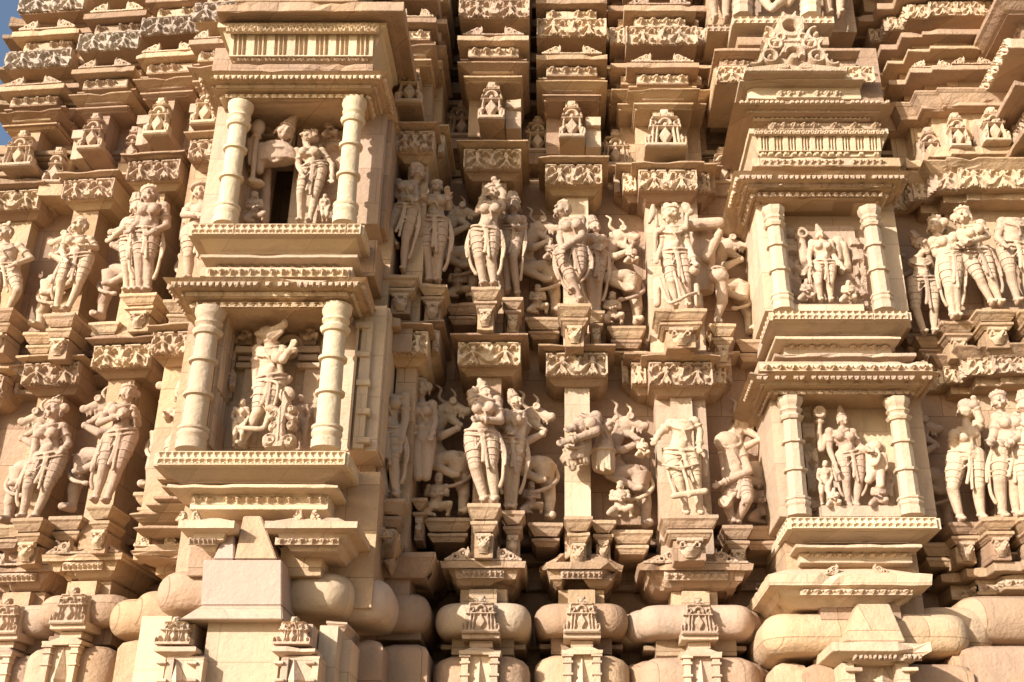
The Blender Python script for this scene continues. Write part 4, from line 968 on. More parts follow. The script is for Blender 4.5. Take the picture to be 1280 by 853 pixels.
jc('masonry', -200, 1000, .0, 'wall', chip=0, dy=.12)
for a in ((-120, -112, .22), (-100, -60, .1), (-58, -50, .24), (-46, -20, .12), (-16, -8, .22), (4, 20, .12), (36, 43, .26), (44, 56, .14), (57, 61, .2), (62, 80, .06), (81, 87, .22), (88, 108, .05), (128, 132, .14), (133, 178, .03), (180, 193, .16), (211, 236, .14), (237, 250, .06), (384, 391, .12), (400, 405, .08), (446, 467, .12), (468, 480, .05), (641, 650, .16), (661, 667, .10), (700, 712, .2), (716, 735, .12)):
    jc('slab' if a[1]-a[0] < 12 else 'block', *a)
for a in ((109, 127, .2), (196, 210, .24), (391, 399, .1), (428, 444, .22), (650, 660, .14), (688, 699, .1)): jc('cornice_slab', *a, kind='cyma')
pl_ = jplan()
def jrel(kind, pt, pb, out, **kw):
    z0, z1 = jz(pb, .06-out), jz(pt, .06-out); of = offset_plan(jplan(), out)
    for i in range(1, len(of)-1):
        a, b = of[i], of[i+1]
        if i == len(of)-2: b = a.lerp(b, .42)
        L = (b-a).length
        if L < .06: continue
        m = (a+b)/2; ang = atan2((b-a).y, (b-a).x)
        kk = dict(kw)
        if kind == 'frieze': kk['units'] = max(1, int(L/.22))
        if kind == 'bead': kk['n'] = max(1, int(L/.07))
        o = relief(kind, L, z1-z0, T, (m.x, m.y, z0), **kk); o.rotation_euler = (0, 0, ang)
jrel('frieze', 211.5, 236, .142, depth=.035); jrel('frieze', 446.5, 467, .122, depth=.035); jrel('frieze', 5, 20, .122, depth=.03); jrel('bead', 93, 101, .052, depth=.035); jrel('bead', 62, 72, .062, depth=.04); jrel('bead', 722, 731, .122, depth=.03)
for (x, yb_, w, Yj) in ((1166, 205, 26, .1), (1200, 187, 27, -.08), (1246, 180, 34, -.12), (1290, 180, 34, -.12)):
    p0 = P(x, yb_, Yj); h_ = P(x, yb_-44, Yj).z-p0.z
    relief('motif', w*tt(180, Yj), h_, T, tuple(p0), depth=.05, back=.05)
    bm = new(); wj = w*tt(180, Yj)/2; box(bm, p0.x-wj, p0.x+wj, Yj+.05, .5, p0.z, p0.z+h_*.8); link('bracket_box', bm, 'carved', T)
for x, y in ((1165, 82), (1215, 78)): relief('scroll', .35, .09, T, tuple(P(x, y+3, -.1)), depth=.02, back=.04)
for (x0, x1, y0, y1, Yo, mt) in ((1205, 1330, 742, 800, -.25, 'wall'),):
    a = P(x0, 775, Yo); b = P(x1, 775, Yo); bm = new(); course(bm, rrect(a.x+.1, b.x+1, Yo+.1, 1.3), roll(P(0, y1, Yo).z, P(0, y0, Yo).z, .11, 11), .002, 0, .05); link('roll', bm, mt, T)
a = P(1215, 820, -.35); zt = P(0, 806, -.35).z; bm = new(); course(bm, rect(a.x, a.x+2.2, -.3, 1.3), [(zt-1, .08), (zt-.07, .08), (zt-.03, .06), (zt, .0)], .002, 0, .05); link('cushion', bm, 'wall', T)
# forward projecting block above the right edge
T = thing('projecting_block', 'angled stack of slabs jutting forward at the upper right corner of the photo', 'wall', P(1290, 170, -.4)); B = Box(T)
for (x0, yt, yb, Yf, k) in ((1278, 160, 172, -.45, 'c'), (1290, 118, 160, -.35, 'b'), (1268, 100, 116, -.6, 'c'), (1284, 62, 99, -.4, 'b'), (1262, 48, 60, -.68, 'b'), (1276, 20, 47, -.5, 'b'), (1246, -8, 18, -.72, 'c'), (1262, -60, -9, -.5, 'b'), (1232, -90, -62, -.8, 'c'), (1250, -200, -91, -.5, 'b')):
    if k == 'c': B.cyma('cornice_slab', x0, 1500, yt, yb, Yf, .1, 1.6, 'wall', .02, .05)
    else: B.box('block', x0, 1500, yt, yb, Yf, 1.6, 'wall', .01)
for (x0, yt, yb, Yf) in ((1290, 122, 132, -.35), (1284, 66, 78, -.4), (1276, 24, 38, -.5)):
    side_relief(B, 'bead', B.l(x0, yt, Yf).x, Yf, yt, yb, .8, -1, n=9, depth=.03)
side_relief(B, 'frieze', B.l(1262, 54, -.68).x, -.68, 48, 60, .9, -1, units=4, depth=.03); side_relief(B, 'frieze', B.l(1290, 150, -.35).x, -.35, 138, 159, .8, -1, units=3, depth=.04)
# shrine ledge at the top, above the pediment
T = thing('niche_shrine', 'base of a third niche with stub columns at the top edge above the pierced pediment', 'niche', P(990, 60, -.35)); B = Box(T)
B.box('base_band', 915, 1043, 22, 31, -.45, .8, 'pale'); B.rel('bead', 916, 1042, 23, 31, -.45, n=13, style=2, depth=.02, name='lattice_band', mat='pale')
B.cyma('base_moulding', 918, 1040, 33, 44, -.42, .08, .8, 'pale', .01, .012); B.box('base_block', 922, 1036, 46, 56, -.38, .8, 'wall'); B.cyma('base_slab', 893, 1075, 60, 72, -.4, .06, .8, 'wall', .02, .03)
B.box('base_block', 900, 1070, 73, 95, -.3, .8, 'wall'); B.rel('bead', 903, 935, 76, 82, -.3, n=3, depth=.03); B.rel('frieze', 895, 932, 86, 104, -.31, units=1, depth=.03); B.box('base_block', 893, 934, 85, 106, -.29, .6, 'wall'); B.rel('frieze', 1055, 1092, 86, 104, -.31, units=1, depth=.03)
for x in (928, 1013): column(T, B.l(x, -110, -.36), B.l(x, 22, -.36), .07, facets=True)
B.box('back_panel', 935, 1010, -120, 20, -.05, .3, 'carved'); B.box('side_wall', 880, 925, -120, 40, -.1, .5, 'wall'); B.box('side_wall', 1020, 1060, -120, 40, -.1, .5, 'wall'); B.box('side_band', 884, 914, 33, 41, -.25, .5, 'wall'); B.rel('bead', 884, 914, 33, 41, -.26, n=4, style=2, depth=.02, name='lattice_band')
B.box('roof', 880, 1060, -150, -121, -.6, 1.2, 'wall')
# window motifs deep between the towers
T0 = None
for (x, yb_, w, lab) in ((577, 174, 42, 'between the shadowed bay and the first sunlit bay'), (672, 193, 38, 'between the first and second sunlit bays'), (770, 210, 40, 'between the second sunlit bay and the broad stepped bay'), (905, 232, 30, 'between the broad stepped bay and the octagonal-columned niches'), (66, 232, 24, 'between the two leftmost bays'), (162, 206, 20, 'between the second and third bays from the left')):
    p0 = P(x, yb_, .34); T = thing('recessed_motif', f'shaded pierced window motif set deep {lab}', 'carving', p0, 0, 'window motifs deep between the towers')
    h_ = P(x, yb_-46, .34).z-p0.z; wj = w*tt(170, .34)
    relief('motif', wj, h_, T, (0, 0, 0), depth=.05, back=.05); bm = new(); box(bm, -wj/2, wj/2, .05, .4, 0, h_*.8); box(bm, -wj*.6, wj*.6, -.03, .4, -.12, -.003); link('bracket_box', bm, 'wall', T)
# ================================================================== FIGURES
def statue(label, J, Y, org, sc, cat='statue', group=None, **kw):
    rz = 0; feet = [v for v in (J[13], J[14]) if v]
    f = feet[0] if len(feet) == 1 else ((feet[0][0]+feet[1][0])/2, max(feet[0][1], feet[1][1])) if feet else (J[9][0], J[9][1])
    O = P(org[0]+f[0]/sc, org[1]+f[1]/sc, Y)
    T = thing('statue', label, cat, O, 0, group)
    return sit(T, J, Y, org, sc, **kw)
N_ = None
# --- upper row, left
o, s = (0, 220), 4.267
statue('broad carved male figure cut by the left photo edge, upper row', [(40, 215), (30, 340), (30, 350), (-30, 380), (105, 378), (-60, 470), (-40, 560), (165, 440), (75, 475), (-10, 500), (65, 500), (-20, 620), (95, 610, -.1), (-20, 720), (40, 720)], .33, o, s, sex='m', gear='horns', yaw=-.4, fat=1.15)
statue('woman with hair bun, hand at her breast, upper row, second from left edge', [(462, 198), (412, 305), (412, 312), (358, 330), (482, 345), (330, 400), (350, 445), (515, 385), (458, 375, -.12), (372, 455), (465, 440), (325, 560), (425, 560), (300, 708), (362, 708)], .16, o, s, gear='bun', yaw=-.35, side=1)
o = (120, 210)
statue('front woman of the entwined couple left of the smooth-columned niches, upper row', [(285, 95), (290, 190), (297, 200), (250, 215), (365, 210), (228, 290), (185, 330), (378, 310), (300, 345, -.12), (245, 355), (305, 355), (232, 480), (282, 480), (232, 655), (275, 658)], -.10, o, s, gear='tiara', yaw=.1)
statue('rear companion of the entwined couple, reaching left, upper row', [(225, 140), (228, 250), (220, 255), (165, 290), (245, 270), (140, 330, -.05), (95, 365, -.05), (250, 330), (200, 320), (165, 395), (215, 395), (160, 520), (205, 520), (165, 655), (200, 655)], .02, o, s, sex='m', gear='tiers', yaw=.5)
statue('stout figure in a broad hat half hidden by the upper left round column', [(560, 75), (562, 170), (562, 180), (505, 215), (625, 215), (470, 250, -.06), (545, 250, -.16), (650, 250), (600, 250), (500, 350), (590, 350), (495, 470), (570, 480), (490, 590), (560, 590)], -.38, o, s, sex='m', gear='hat', yaw=.1, fat=1.3)
# --- upper left niche
o, s = (290, 120), 4.74
statue('slender woman leaning back with face tilted up, inside the upper round-columned niche', [(480, 215), (385, 262), (415, 285), (352, 330), (500, 330), (362, 420), (385, 470), (560, 410), (560, 490, -.1), (410, 440), (495, 430), (372, 580), (458, 590), (370, 745), (425, 745)], -.80, (297, 120), s, gear='tiara', yaw=-.9, fat=.98, sex='s')
T = thing('statue', 'broken tall-crowned deity whose lower body is lost, inside the upper round-columned niche', 'statue', P(335, 280, -.75)); B = Box(T); S = Sculpt()
L = lambda x, y, Y=-.75: B.l(290+x/4.74, 120+y/4.74, Y)
c = L(315, 215, -.84); face(S, c, .078, Vector((.35, 0, 1)), .5); S.loft([(L(262, 395, -.8), .165, .07, (1, 0, .1)), (L(262, 340, -.8), .165, .08, (1, 0, .05)), (L(268, 290, -.8), .10, .07, (1, 0, 0))]); S.limb(L(180, 315, -.8), L(160, 440, -.8), .055, .038)
S.limb(L(285, 290), L(310, 250), .045, .035); S.loft([(L(265, 385), .155, .05, (1, 0, .1)), (L(268, 340), .15, .085, (1, 0, .05)), (L(270, 300), .10, .07, (1, 0, 0))])
S.limb(L(185, 320), L(165, 435), .045, .032); S.limb(L(210, 370, -.66), L(190, 740, -.66), .035, .04); S.torus(L(275, 310, -.82), (0, -.5, 1), .075, .010); S.curve([L(190, 350, -.82), L(250, 390, -.85), L(330, 350, -.82)], .014)
link('body', S.done(), 'figure', T); link('headdress', headdress('crown', c, .074, Vector((.42, 0, 1)), .5), 'figure', T)
T = thing('staff', 'tall carved staff with a lozenge-shaped head and hand, left side of the upper round-columned niche', 'carving', P(318, 226, -.85)); B = Box(T); S = Sculpt()
S.limb(L(145, 240, -.85), L(120, 500, -.85), .022, .018); S.ball(L(155, 190, -.85), .075, (.75, .6, 1.05)); S.torus(L(145, 245, -.85), (0, 0, 1), .03, .012); S.limb(L(105, 270, -.83), L(110, 400, -.83), .03, .02); S.limb(L(140, 265, -.83), L(100, 280, -.83), .025, .03); S.ball(L(140, 520, -.82), .07, (1, .8, .45)); S.ball(L(118, 500, -.87), .03)
link('shaft', S.done(), 'figure', T)
def small(label, px, py, h, Y, pose='stand', sex='f', yaw=0, gear='tiara', lean=0, group='small attendant figures', arms=0, mat='figure'):
    """little attendant: foot centre px,py and height in px"""
    q_ = lambda x, z, *d: (px+x*h+lean*z*h, py-z*h)+d
    if pose == 'stand': J = [q_(.02, 1.0), q_(.0, .85), q_(0, .84), q_(-.12, .79), q_(.12, .79), q_(-.17, .62), q_(-.1, .55 if not arms else .78, -.03), q_(.17, .62), q_(.12, .5, -.03), q_(-.07, .5), q_(.07, .5), q_(-.08, .27), q_(.08, .27), q_(-.06, .03), q_(.07, .03)]
    elif pose == 'kneel': J = [q_(.02, 1.0), q_(.0, .76), q_(0, .75), q_(-.2, .68), q_(.2, .68), q_(-.25, .5), q_(-.05, .5, -.08), q_(.25, .5), q_(.08, .52, -.08), q_(-.12, .22), q_(.12, .22), q_(-.3, .12, -.08), q_(.32, .3, -.08), q_(0, .03), q_(.3, .03)]
    else: J = [q_(.02, 1.0), q_(.0, .8), q_(0, .8), q_(-.18, .72), q_(.16, .72), q_(-.3, .55), q_(-.35, .75, -.02), q_(.24, .5), q_(.36, .42, -.04), q_(-.12, .4), q_(.1, .38), q_(-.25, .22), q_(.3, .25), q_(-.3, .03), q_(.42, .04)]
    T = thing('attendant', label, 'statue', P(px, py, Y), 0, group)
    return sit(T, J, Y, (0, 0), 1.0, sex=sex, gear=gear, yaw=yaw, vox=.006, sash=False)
small('small kneeling attendant below the staff in the upper round-columned niche', 318, 278, 38, -.86, 'kneel')
small('small attendant standing right of the leaning woman in the upper round-columned niche', 406, 279, 36, -.86, 'stand', yaw=-.4)
small('small seated figure high on the right jamb of the upper round-columned niche', 412, 172, 26, -.72, 'kneel')
small('small flying figure above the right jamb carving of the upper round-columned niche', 400, 205, 24, -.72, 'kneel', 'm')
# --- upper row, centre
o, s = (470, 190), 4.74
statue('shaded dancer lifting one leg sideways, upper row beside the left projecting block', [(240, 65), (250, 165), (232, 172), (135, 185), (225, 205), (125, 265), (215, 280, -.12), (245, 300), (290, 258, -.12), (135, 345), (215, 340), (65, 475, -.06), (175, 520), (125, 555, .02), (160, 695)], -.36, o, s, sex='f', gear='tiara', yaw=.7)
statue('shaded full-bellied woman with a beaded girdle, right of the dancer, upper row', [(358, 168), (362, 240), (358, 250), (298, 278), (418, 278), (268, 310), (292, 262, -.1), (430, 330), (425, 270, -.06), (305, 425), (385, 425), (300, 590), (372, 590), (318, 768), (365, 768)], -.24, o, s, gear='tiara', yaw=0, fat=1.08)
o, s = (570, 210), 4.49
statue('sunlit woman with both arms raised around her tilted head, upper row', [(185, 95), (222, 178), (222, 190), (160, 215), (252, 212), (125, 240, -.02), (150, 165, -.04), (268, 150, -.02), (235, 100, -.03), (125, 370), (205, 370), (130, 500), (198, 500), (155, 655), (212, 655)], -.24, o, s, gear='tiara', yaw=-.1, side=-1)
statue('companion in a tiered turban with one sunlit leg, right of the arm-raising woman', [(318, 160), (325, 250), (322, 262), (278, 295), (372, 290), (265, 340), (250, 400), (385, 340), (340, 330, -.12), (295, 360), (350, 355), (280, 500), (320, 500, -.1), (290, 690), (345, 710)], -.04, o, s, sex='f', gear='tiers', yaw=.5)
o, s = (680, 230), 4.49
statue('woman leaning left and bending her head down, large hair knot behind, upper row', [(125, 92), (92, 190), (120, 195), (112, 225), (208, 205), (88, 300), (100, 365, -.12), (212, 295, -.05), (95, 372, -.14), (105, 385), (195, 375), (150, 530), (205, 480), (205, 655), (150, 600, .02)], -.12, o, s, gear='bun', yaw=-.8, side=1)
statue('slim companion in a tiered headdress behind the bending woman, upper row', [(270, 200), (292, 275), (288, 285), (262, 305), (328, 310), (255, 350), (262, 400), (340, 340), (318, 362, -.1), (258, 400), (318, 400), (262, 540), (305, 540), (275, 720), (300, 720)], .12, o, s, gear='tiers', yaw=.5)
o, s = (800, 235), 4.265
T, p_, H_ = statue('lion-faced standing deity holding an axe and a lotus, upper row', [(160, 62), (170, 188), (170, 205), (122, 222), (220, 222), (112, 310), (92, 375, -.08), (258, 310), (288, 385, -.08), (148, 360), (218, 360), (168, 500), (245, 500), (190, 632), (258, 632)], -.16, o, s, sex='m', gear='horns', beast='lion')
L2_ = lambda x, y, Y=-.2: P(800+x/4.265, 235+y/4.265, Y)-T.location
S = Sculpt(); S.limb(L2_(85, 200), L2_(78, 385), .018, .018); S.limb(L2_(90, 200), L2_(85, 120), .016, .014); S.loft([(L2_(70, 90), .015, .02, (1, 0, 0)), (L2_(66, 140), .035, .03, (1, 0, 0)), (L2_(50, 190), .012, .02, (1, 0, 0))]); S.limb(L2_(122, 222), L2_(85, 240), .03, .022)
link('axe', S.done(), 'figure', T)
S = Sculpt(); S.limb(L2_(215, 225), L2_(245, 215), .03, .025); S.limb(L2_(245, 220), L2_(250, 150), .022, .02); S.ball(L2_(250, 110), .045, (.8, .7, 1.2)); S.ball(L2_(270, 130), .03); S.ball(L2_(238, 95), .03); link('lotus', S.done(), 'figure', T)
S = Sculpt(); S.curve([L2_(100, 480, -.22), L2_(150, 605, -.3), L2_(200, 600, -.32), L2_(250, 575, -.32), L2_(300, 560, -.25)], .015); S.curve([L2_(182, 450, -.27), L2_(205, 540, -.3), L2_(215, 600, -.3)], .013); S.limb(L2_(290, 440, -.22), L2_(300, 420, -.22), .045, .03); S.limb(L2_(300, 520), L2_(310, 620), .02, .03); S.limb(L2_(90, 500), L2_(92, 620), .035, .03); link('garland', S.done(), 'figure', T)
T = thing('statue', 'battered warrior with a straight outstretched arm and broken forearm, right of the lion-faced deity', 'statue', P(902, 402, .1)); S = Sculpt()
L3 = lambda x, y, Y=.08: P(800+x/4.265, 235+y/4.265, Y)-T.location
S.limb(L3(270, 200, .02), L3(425, 188, .0), .055, .05); S.limb(L3(425, 240, .0), L3(355, 370, .02), .032, .05); S.loft([(L3(340, 560, .15), .08, .06, (1, 0, 0)), (L3(345, 430, .15), .085, .07, (1, 0, 0)), (L3(340, 300, .15), .10, .07, (1, 0, 0)), (L3(320, 220, .15), .09, .06, (1, 0, 0))])
S.ball(L3(420, 475, .0), .085, (1, .8, .8)); S.limb(L3(430, 500, .02), L3(440, 600, .03), .055, .045); S.limb(L3(440, 600, .03), L3(412, 690, .08), .045, .028); S.limb(L3(408, 705, .05), L3(430, 712, -.03), .03, .022); S.limb(L3(370, 400), L3(390, 480), .035, .03); S.torus(L3(420, 440, .0), (0.2, 0, 1), .06, .01)
link('body', S.done(), 'figure', T)
# --- right niches
o, s = (970, 250), 5.69
statue('standing four-armed deity with a tall conical crown, upper octagonal-columned niche', [(300, 205), (325, 280), (322, 290), (255, 308), (388, 308), (235, 410), (245, 455, -.06), (410, 400), (468, 470, -.06), (292, 465), (388, 465), (302, 590), (385, 590), (318, 712), (390, 712)], -.26, o, s, sex='f', gear='crown', yaw=.1)
T = thing('carving', 'lotus bud and raised hands beside the crowned deity, upper octagonal-columned niche', 'carving', P(1000, 300, -.22)); S = Sculpt()
L4 = lambda x, y, Y=-.22: P(970+x/5.69, 250+y/5.69, Y)-T.location
S.ball(L4(180, 225), .05, (1, .6, .8)); S.ball(L4(165, 260), .04); S.torus(L4(190, 235, -.26), (0, 1, 0), .035, .012); S.limb(L4(180, 280), L4(200, 440), .035, .045); S.limb(L4(200, 400), L4(230, 470), .03, .03); S.ball(L4(200, 520, -.2), .05); S.ball(L4(235, 470, -.2), .05)
link('left_hand', S.done(), 'figure', T); S = Sculpt(); S.ball(L4(440, 290, -.2), .05, (1, .6, .9)); S.limb(L4(430, 330), L4(445, 420), .04, .035); S.limb(L4(480, 320), L4(500, 480, -.17), .03, .05); S.ball(L4(465, 500), .03, (1, 1, 1.4)); link('right_hand', S.done(), 'figure', T)
small('small attendant at the left foot of the crowned deity, upper octagonal-columned niche', 1008, 377, 28, -.28, 'kneel'); small('small attendant at the right foot of the crowned deity, upper octagonal-columned niche', 1060, 379, 28, -.28, 'kneel', 'm')
small('tiny standing figure carved on the left jamb of the upper octagonal-columned niche', 1004, 350, 22, -.2, 'stand')
o, s = (990, 480), 4.74
T, p_, H_ = statue('tall standing deity with one arm round an elephant-faced child, lower octagonal-columned niche', [(290, 165), (302, 248), (298, 258), (222, 285), (358, 290), (222, 390), (262, 495, -.08), (402, 372), (455, 390, -.1), (295, 430), (388, 425), (322, 570), (400, 570), (335, 722), (380, 718)], -.26, o, s, sex='f', gear='crown', yaw=.35)
L5 = lambda x, y, Y=-.24: P(990+x/4.74, 480+y/4.74, Y)-T.location
S = Sculpt(); S.limb(L5(215, 300), L5(175, 380), .03, .028); S.limb(L5(175, 385), L5(158, 280), .028, .02); S.ball(L5(165, 180), .05, (1, .7, .9)); S.torus(L5(165, 165, -.28), (0, 1, 0), .035, .014); S.ball(L5(165, 225), .03, (1.3, 1, .7)); S.limb(L5(165, 240), L5(160, 280), .018, .022); link('raised_serpent', S.done(), 'figure', T)
T = thing('attendant', 'elephant-faced seated child at the deity\'s right arm, lower octagonal-columned niche', 'statue', P(1099, 598, -.28)); S = Sculpt()
L6 = lambda x, y, Y=-.30: P(990+x/4.74, 480+y/4.74, Y)-T.location
S.ball(L6(492, 372), .052, (1, .9, .95)); S.curve([L6(500, 390, -.36), L6(515, 430, -.37), L6(500, 470, -.36), L6(480, 480, -.36)], .016); S.ball(L6(450, 385, -.28), .035, (.8, .4, 1.2)); S.ball(L6(535, 385, -.28), .035, (.8, .4, 1.2)); S.ball(L6(500, 470), .065, (1, .8, 1.1)); S.limb(L6(460, 430), L6(455, 520), .03, .022); S.limb(L6(540, 430), L6(555, 500), .03, .022); S.limb(L6(480, 530), L6(455, 570, -.36), .04, .03); S.limb(L6(520, 530), L6(525, 600, -.36), .04, .028); S.limb(L6(460, 400), L6(400, 390), .03, .028)
link('body', S.done(.006), 'figure', T)
small('small bearded attendant with joined hands, left side of the lower octagonal-columned niche', 1031, 632, 56, -.28, 'stand', 'm', gear='tiara'); small('tiny crouching attendant at the left foot, lower octagonal-columned niche', 1042, 634, 24, -.34, 'kneel')
small('small pot-bellied attendant below the elephant-faced child, lower octagonal-columned niche', 1098, 634, 32, -.34, 'kneel', 'm'); small('slim attendant against the right jamb of the lower octagonal-columned niche', 1112, 633, 48, -.2, 'stand', lean=-.12)
# --- right corner, upper
o, s = (1120, 230), 4.265
statue('short profile figure with hands raised to its face, upper right corner group', [(92, 275), (148, 350), (130, 365), (88, 420), (165, 410), (130, 380, -.05), (150, 340, -.05), (195, 440), (165, 345, -.1), (95, 525), (190, 525), (105, 660), (205, 660), (150, 790), (205, 785)], .04, o, s, sex='m', gear='tiers', yaw=.9, fat=1.1)
statue('woman turned away with pleated long skirt and big hair, right corner group, upper row', [(205, 165), (215, 262), (222, 275), (198, 310), (305, 285), (215, 375), (305, 335, -.08), (325, 340), (335, 330), (262, 400), (312, 395), (285, 550), (315, 550), (305, 705), (330, 705)], -.10, o, s, gear='bun', yaw=-.7, side=-1, fat=1.25)
statue('woman with joined hands bowing her head left, long bare legs, right corner group, upper row', [(345, 100), (362, 215), (372, 225), (345, 265), (450, 215), (350, 300, -.04), (380, 300, -.12), (488, 280), (370, 318, -.14), (378, 385), (462, 370), (445, 500), (510, 500), (512, 632), (555, 632)], -.12, o, s, gear='bun', yaw=-.5, side=1)
statue('headless figure with crossed sashes at the right photo edge, upper row', [N_, N_, (630, 190), (565, 205), (690, 205), (540, 290), (575, 320, -.08), (720, 290), (700, 370), (580, 350), (670, 345), (610, 470), (700, 470), (650, 625), (715, 625)], -.14, o, s, sex='m', gear=None, fat=1.1)
# --- lower row, left
o, s = (0, 470), 4.06
statue('woman in patterned leggings touching her thigh, lower row, nearest the left edge', [(288, 112), (268, 222), (264, 235), (198, 262), (318, 262), (178, 355), (152, 465, -.06), (348, 345), (315, 378, -.1), (208, 425), (302, 418), (142, 565), (240, 560), (115, 712), (178, 715)], .10, o, s, gear='bun', yaw=-.25, side=-1)
o, s = (90, 460), 4.267
statue('woman with both hands raised before her breasts, lower row, second from the left edge', [(312, 78), (290, 180), (278, 192), (215, 208), (322, 225), (145, 295, -.02), (235, 258, -.13), (352, 300), (340, 238, -.13), (222, 368), (310, 360), (168, 540), (248, 530), (125, 700), (185, 705)], -.08, o, s, gear='bun', yaw=.45, side=-1)
statue('stout seated rider partly hidden by the lower left round column', [(592, 75), (585, 180), (585, 190), (535, 235), (640, 235), (515, 280), (500, 250, -.08), (650, 300), (620, 330), (540, 400), (620, 400), (520, 480), (620, 480), (510, 580), (600, 580)], -.40, o, s, sex='m', gear='tiers', yaw=-.3, fat=1.25)
# --- lower left niche
o, s = (280, 385), 4.61
T, p_, H_ = statue('boar-headed deity lunging with one foot on a scroll, lower round-columned niche', [N_, N_, (280, 205), (195, 245), (335, 245), (180, 360), (185, 485, -.02), (340, 300, -.1), (375, 245, -.12), (238, 430), (312, 420), (195, 600), (262, 560), (100, 780), (290, 640, -.1)], -.80, o, s, sex='m', gear=None)
L7 = lambda x, y, Y=-.8: P(280+x/4.61, 385+y/4.61, Y)-T.location
S = Sculpt(); S.limb(L7(275, 225), L7(268, 180), .05, .048); S.ball(L7(255, 150, -.82), .066, (1.1, .95, .9)); S.limb(L7(275, 150, -.86), L7(345, 98, -.93), .048, .024); S.ball(L7(350, 92, -.93), .030, (.8, 1, 1.1)); S.ball(L7(352, 78, -.94), .014); S.limb(L7(285, 172, -.86), L7(335, 135, -.91), .026, .015)
S.ball(L7(208, 148, -.84), .034, (1.3, .5, .8)); S.ball(L7(285, 122, -.9), .012); S.limb(L7(200, 165, -.8), L7(205, 205, -.8), .02, .02); S.torus(L7(272, 200, -.8), (.1, -.2, 1), .055, .010); link('boar_head', S.done(.0062), 'figure', T)
S = Sculpt(); S.ball(L7(255, 88, -.74), .085, (1.15, .8, .25), Matrix.Rotation(-.1, 3, 'Y').to_quaternion()); S.torus(L7(255, 94, -.74), (.1, 0, 1), .085, .014, 1.1, xd=(1, 0, 0)); link('lotus_disc', S.done(.0065), 'figure', T)
S = Sculpt(); S.torus(L7(380, 225, -.66), (0, 1, 0), .085, .018); S.torus(L7(380, 225, -.66), (0, 1, 0), .05, .010); S.limb(L7(345, 250, -.68), L7(410, 245, -.85), .03, .025); link('wheel', S.done(), 'figure', T)
S = Sculpt(); S.ball(L7(310, 285, -.88), .05, (1, .7, 1)); S.ball(L7(300, 260, -.88), .025); S.limb(L7(320, 330, -.86), L7(330, 380, -.85), .02, .018); S.ball(L7(362, 500, -.84), .06, (1, .6, 1)); S.limb(L7(350, 430), L7(370, 410), .03, .03); link('small_goddess', S.done(.006), 'figure', T)
S = Sculpt(); S.curve([L7(70, 690, -.86), L7(150, 695, -.9), L7(230, 690, -.9), L7(260, 600, -.88), L7(290, 560, -.85)], .018); S.curve([L7(240, 420, -.88), L7(310, 440, -.9), L7(290, 560, -.9), L7(250, 640, -.88)], .012); link('garland', S.done(), 'figure', T)
c = Carve(.21, .40, .005); A_ = c.A
for x_, z_, r_, s_ in ((-.15, .12, .12, 1), (.16, .12, .10, -1), (-.13, .56, .08, -1), (.15, .66, .07, 1), (-.12, .36, .07, 1), (.17, .38, .06, -1)):
    c.disc(x_, z_, r_, .6); c.ring(x_, z_, r_*.72, .02, 1, a0=-2.2 if s_ > 0 else -1.0, a1=2.2 if s_ > 0 else 3.0); c.disc(x_, z_, r_*.25, 1.1)
c.seg(0, .05, -.03, .45, .1, .08, .75); c.seg(-.03, .45, .05, .78, .09, .05, .8); c.seg(.05, .78, .0, .98, .06, .012, .8); c.seg(0, .1, -.02, .7, .02, .02, 1); c.seg(-.2, .7, .2, .5, .05, .04, .7); c.mask = c.H > .05; c.rough(.1)
T = thing('scroll_carving', 'curling plant scroll rising at the boar-headed deity\'s feet', 'carving', P(348, 560, -.93)); link('scroll', c.mesh(.05, .05), 'figure', T)
small('slim attendant woman left of the boar-headed deity', 296, 559, 60, -.84, 'stand', lean=.12); small('small attendant standing right of the scroll in the boar-headed deity\'s niche', 375, 560, 66, -.76, 'stand')
small('tiny figure high on the left jamb of the boar-headed deity\'s niche', 306, 425, 22, -.68, 'kneel'); small('tiny figure high on the right jamb of the boar-headed deity\'s niche', 388, 425, 24, -.68, 'kneel'); small('little figure halfway up the left jamb of the boar-headed deity\'s niche', 290, 490, 30, -.7, 'stand')
T = thing('jamb', 'carved pilasters with stepped capitals on the back wall of the boar-headed deity\'s niche', 'carving', P(340, 560, -.68)); B = Box(T)
for x0, x1 in ((298, 316), (374, 396)):
    B.box('shaft', x0+2, x1-2, 460, 562, -.67, .1, 'carved')
    for k, (ya, yb2, e2) in enumerate(((432, 440, 4), (443, 450, 1), (453, 459, 3))): B.box('capital', x0-e2, x1+e2, ya, yb2, -.70, .15, 'carved', .02)
    B.box('niche_top', x0, x1, 405, 431, -.66, .1, 'carved')
B.rel('swirl', 264, 280, 400, 562, -.63, name='jamb_carving', depth=.05); B.rel('swirl', 281, 297, 400, 500, -.64, name='jamb_carving', depth=.05, seed=4); B.rel('swirl', 398, 420, 400, 560, -.63, name='jamb_carving', depth=.05, seed=5)
T = thing('jamb', 'carved jamb strips either side of the couple in the upper round-columned niche', 'carving', P(340, 280, -.68)); B = Box(T)
B.rel('swirl', 304, 318, 145, 280, -.63, name='jamb_carving', depth=.06, seed=6); B.rel('swirl', 402, 432, 145, 280, -.64, name='jamb_carving', depth=.06, seed=7); B.rel('swirl', 320, 345, 140, 175, -.64, name='jamb_carving', depth=.06, seed=8)
T = thing('jamb', 'carved jamb strips and leaning back slab in the two octagonal-columned niches', 'carving', P(1040, 390, -.15)); B = Box(T)
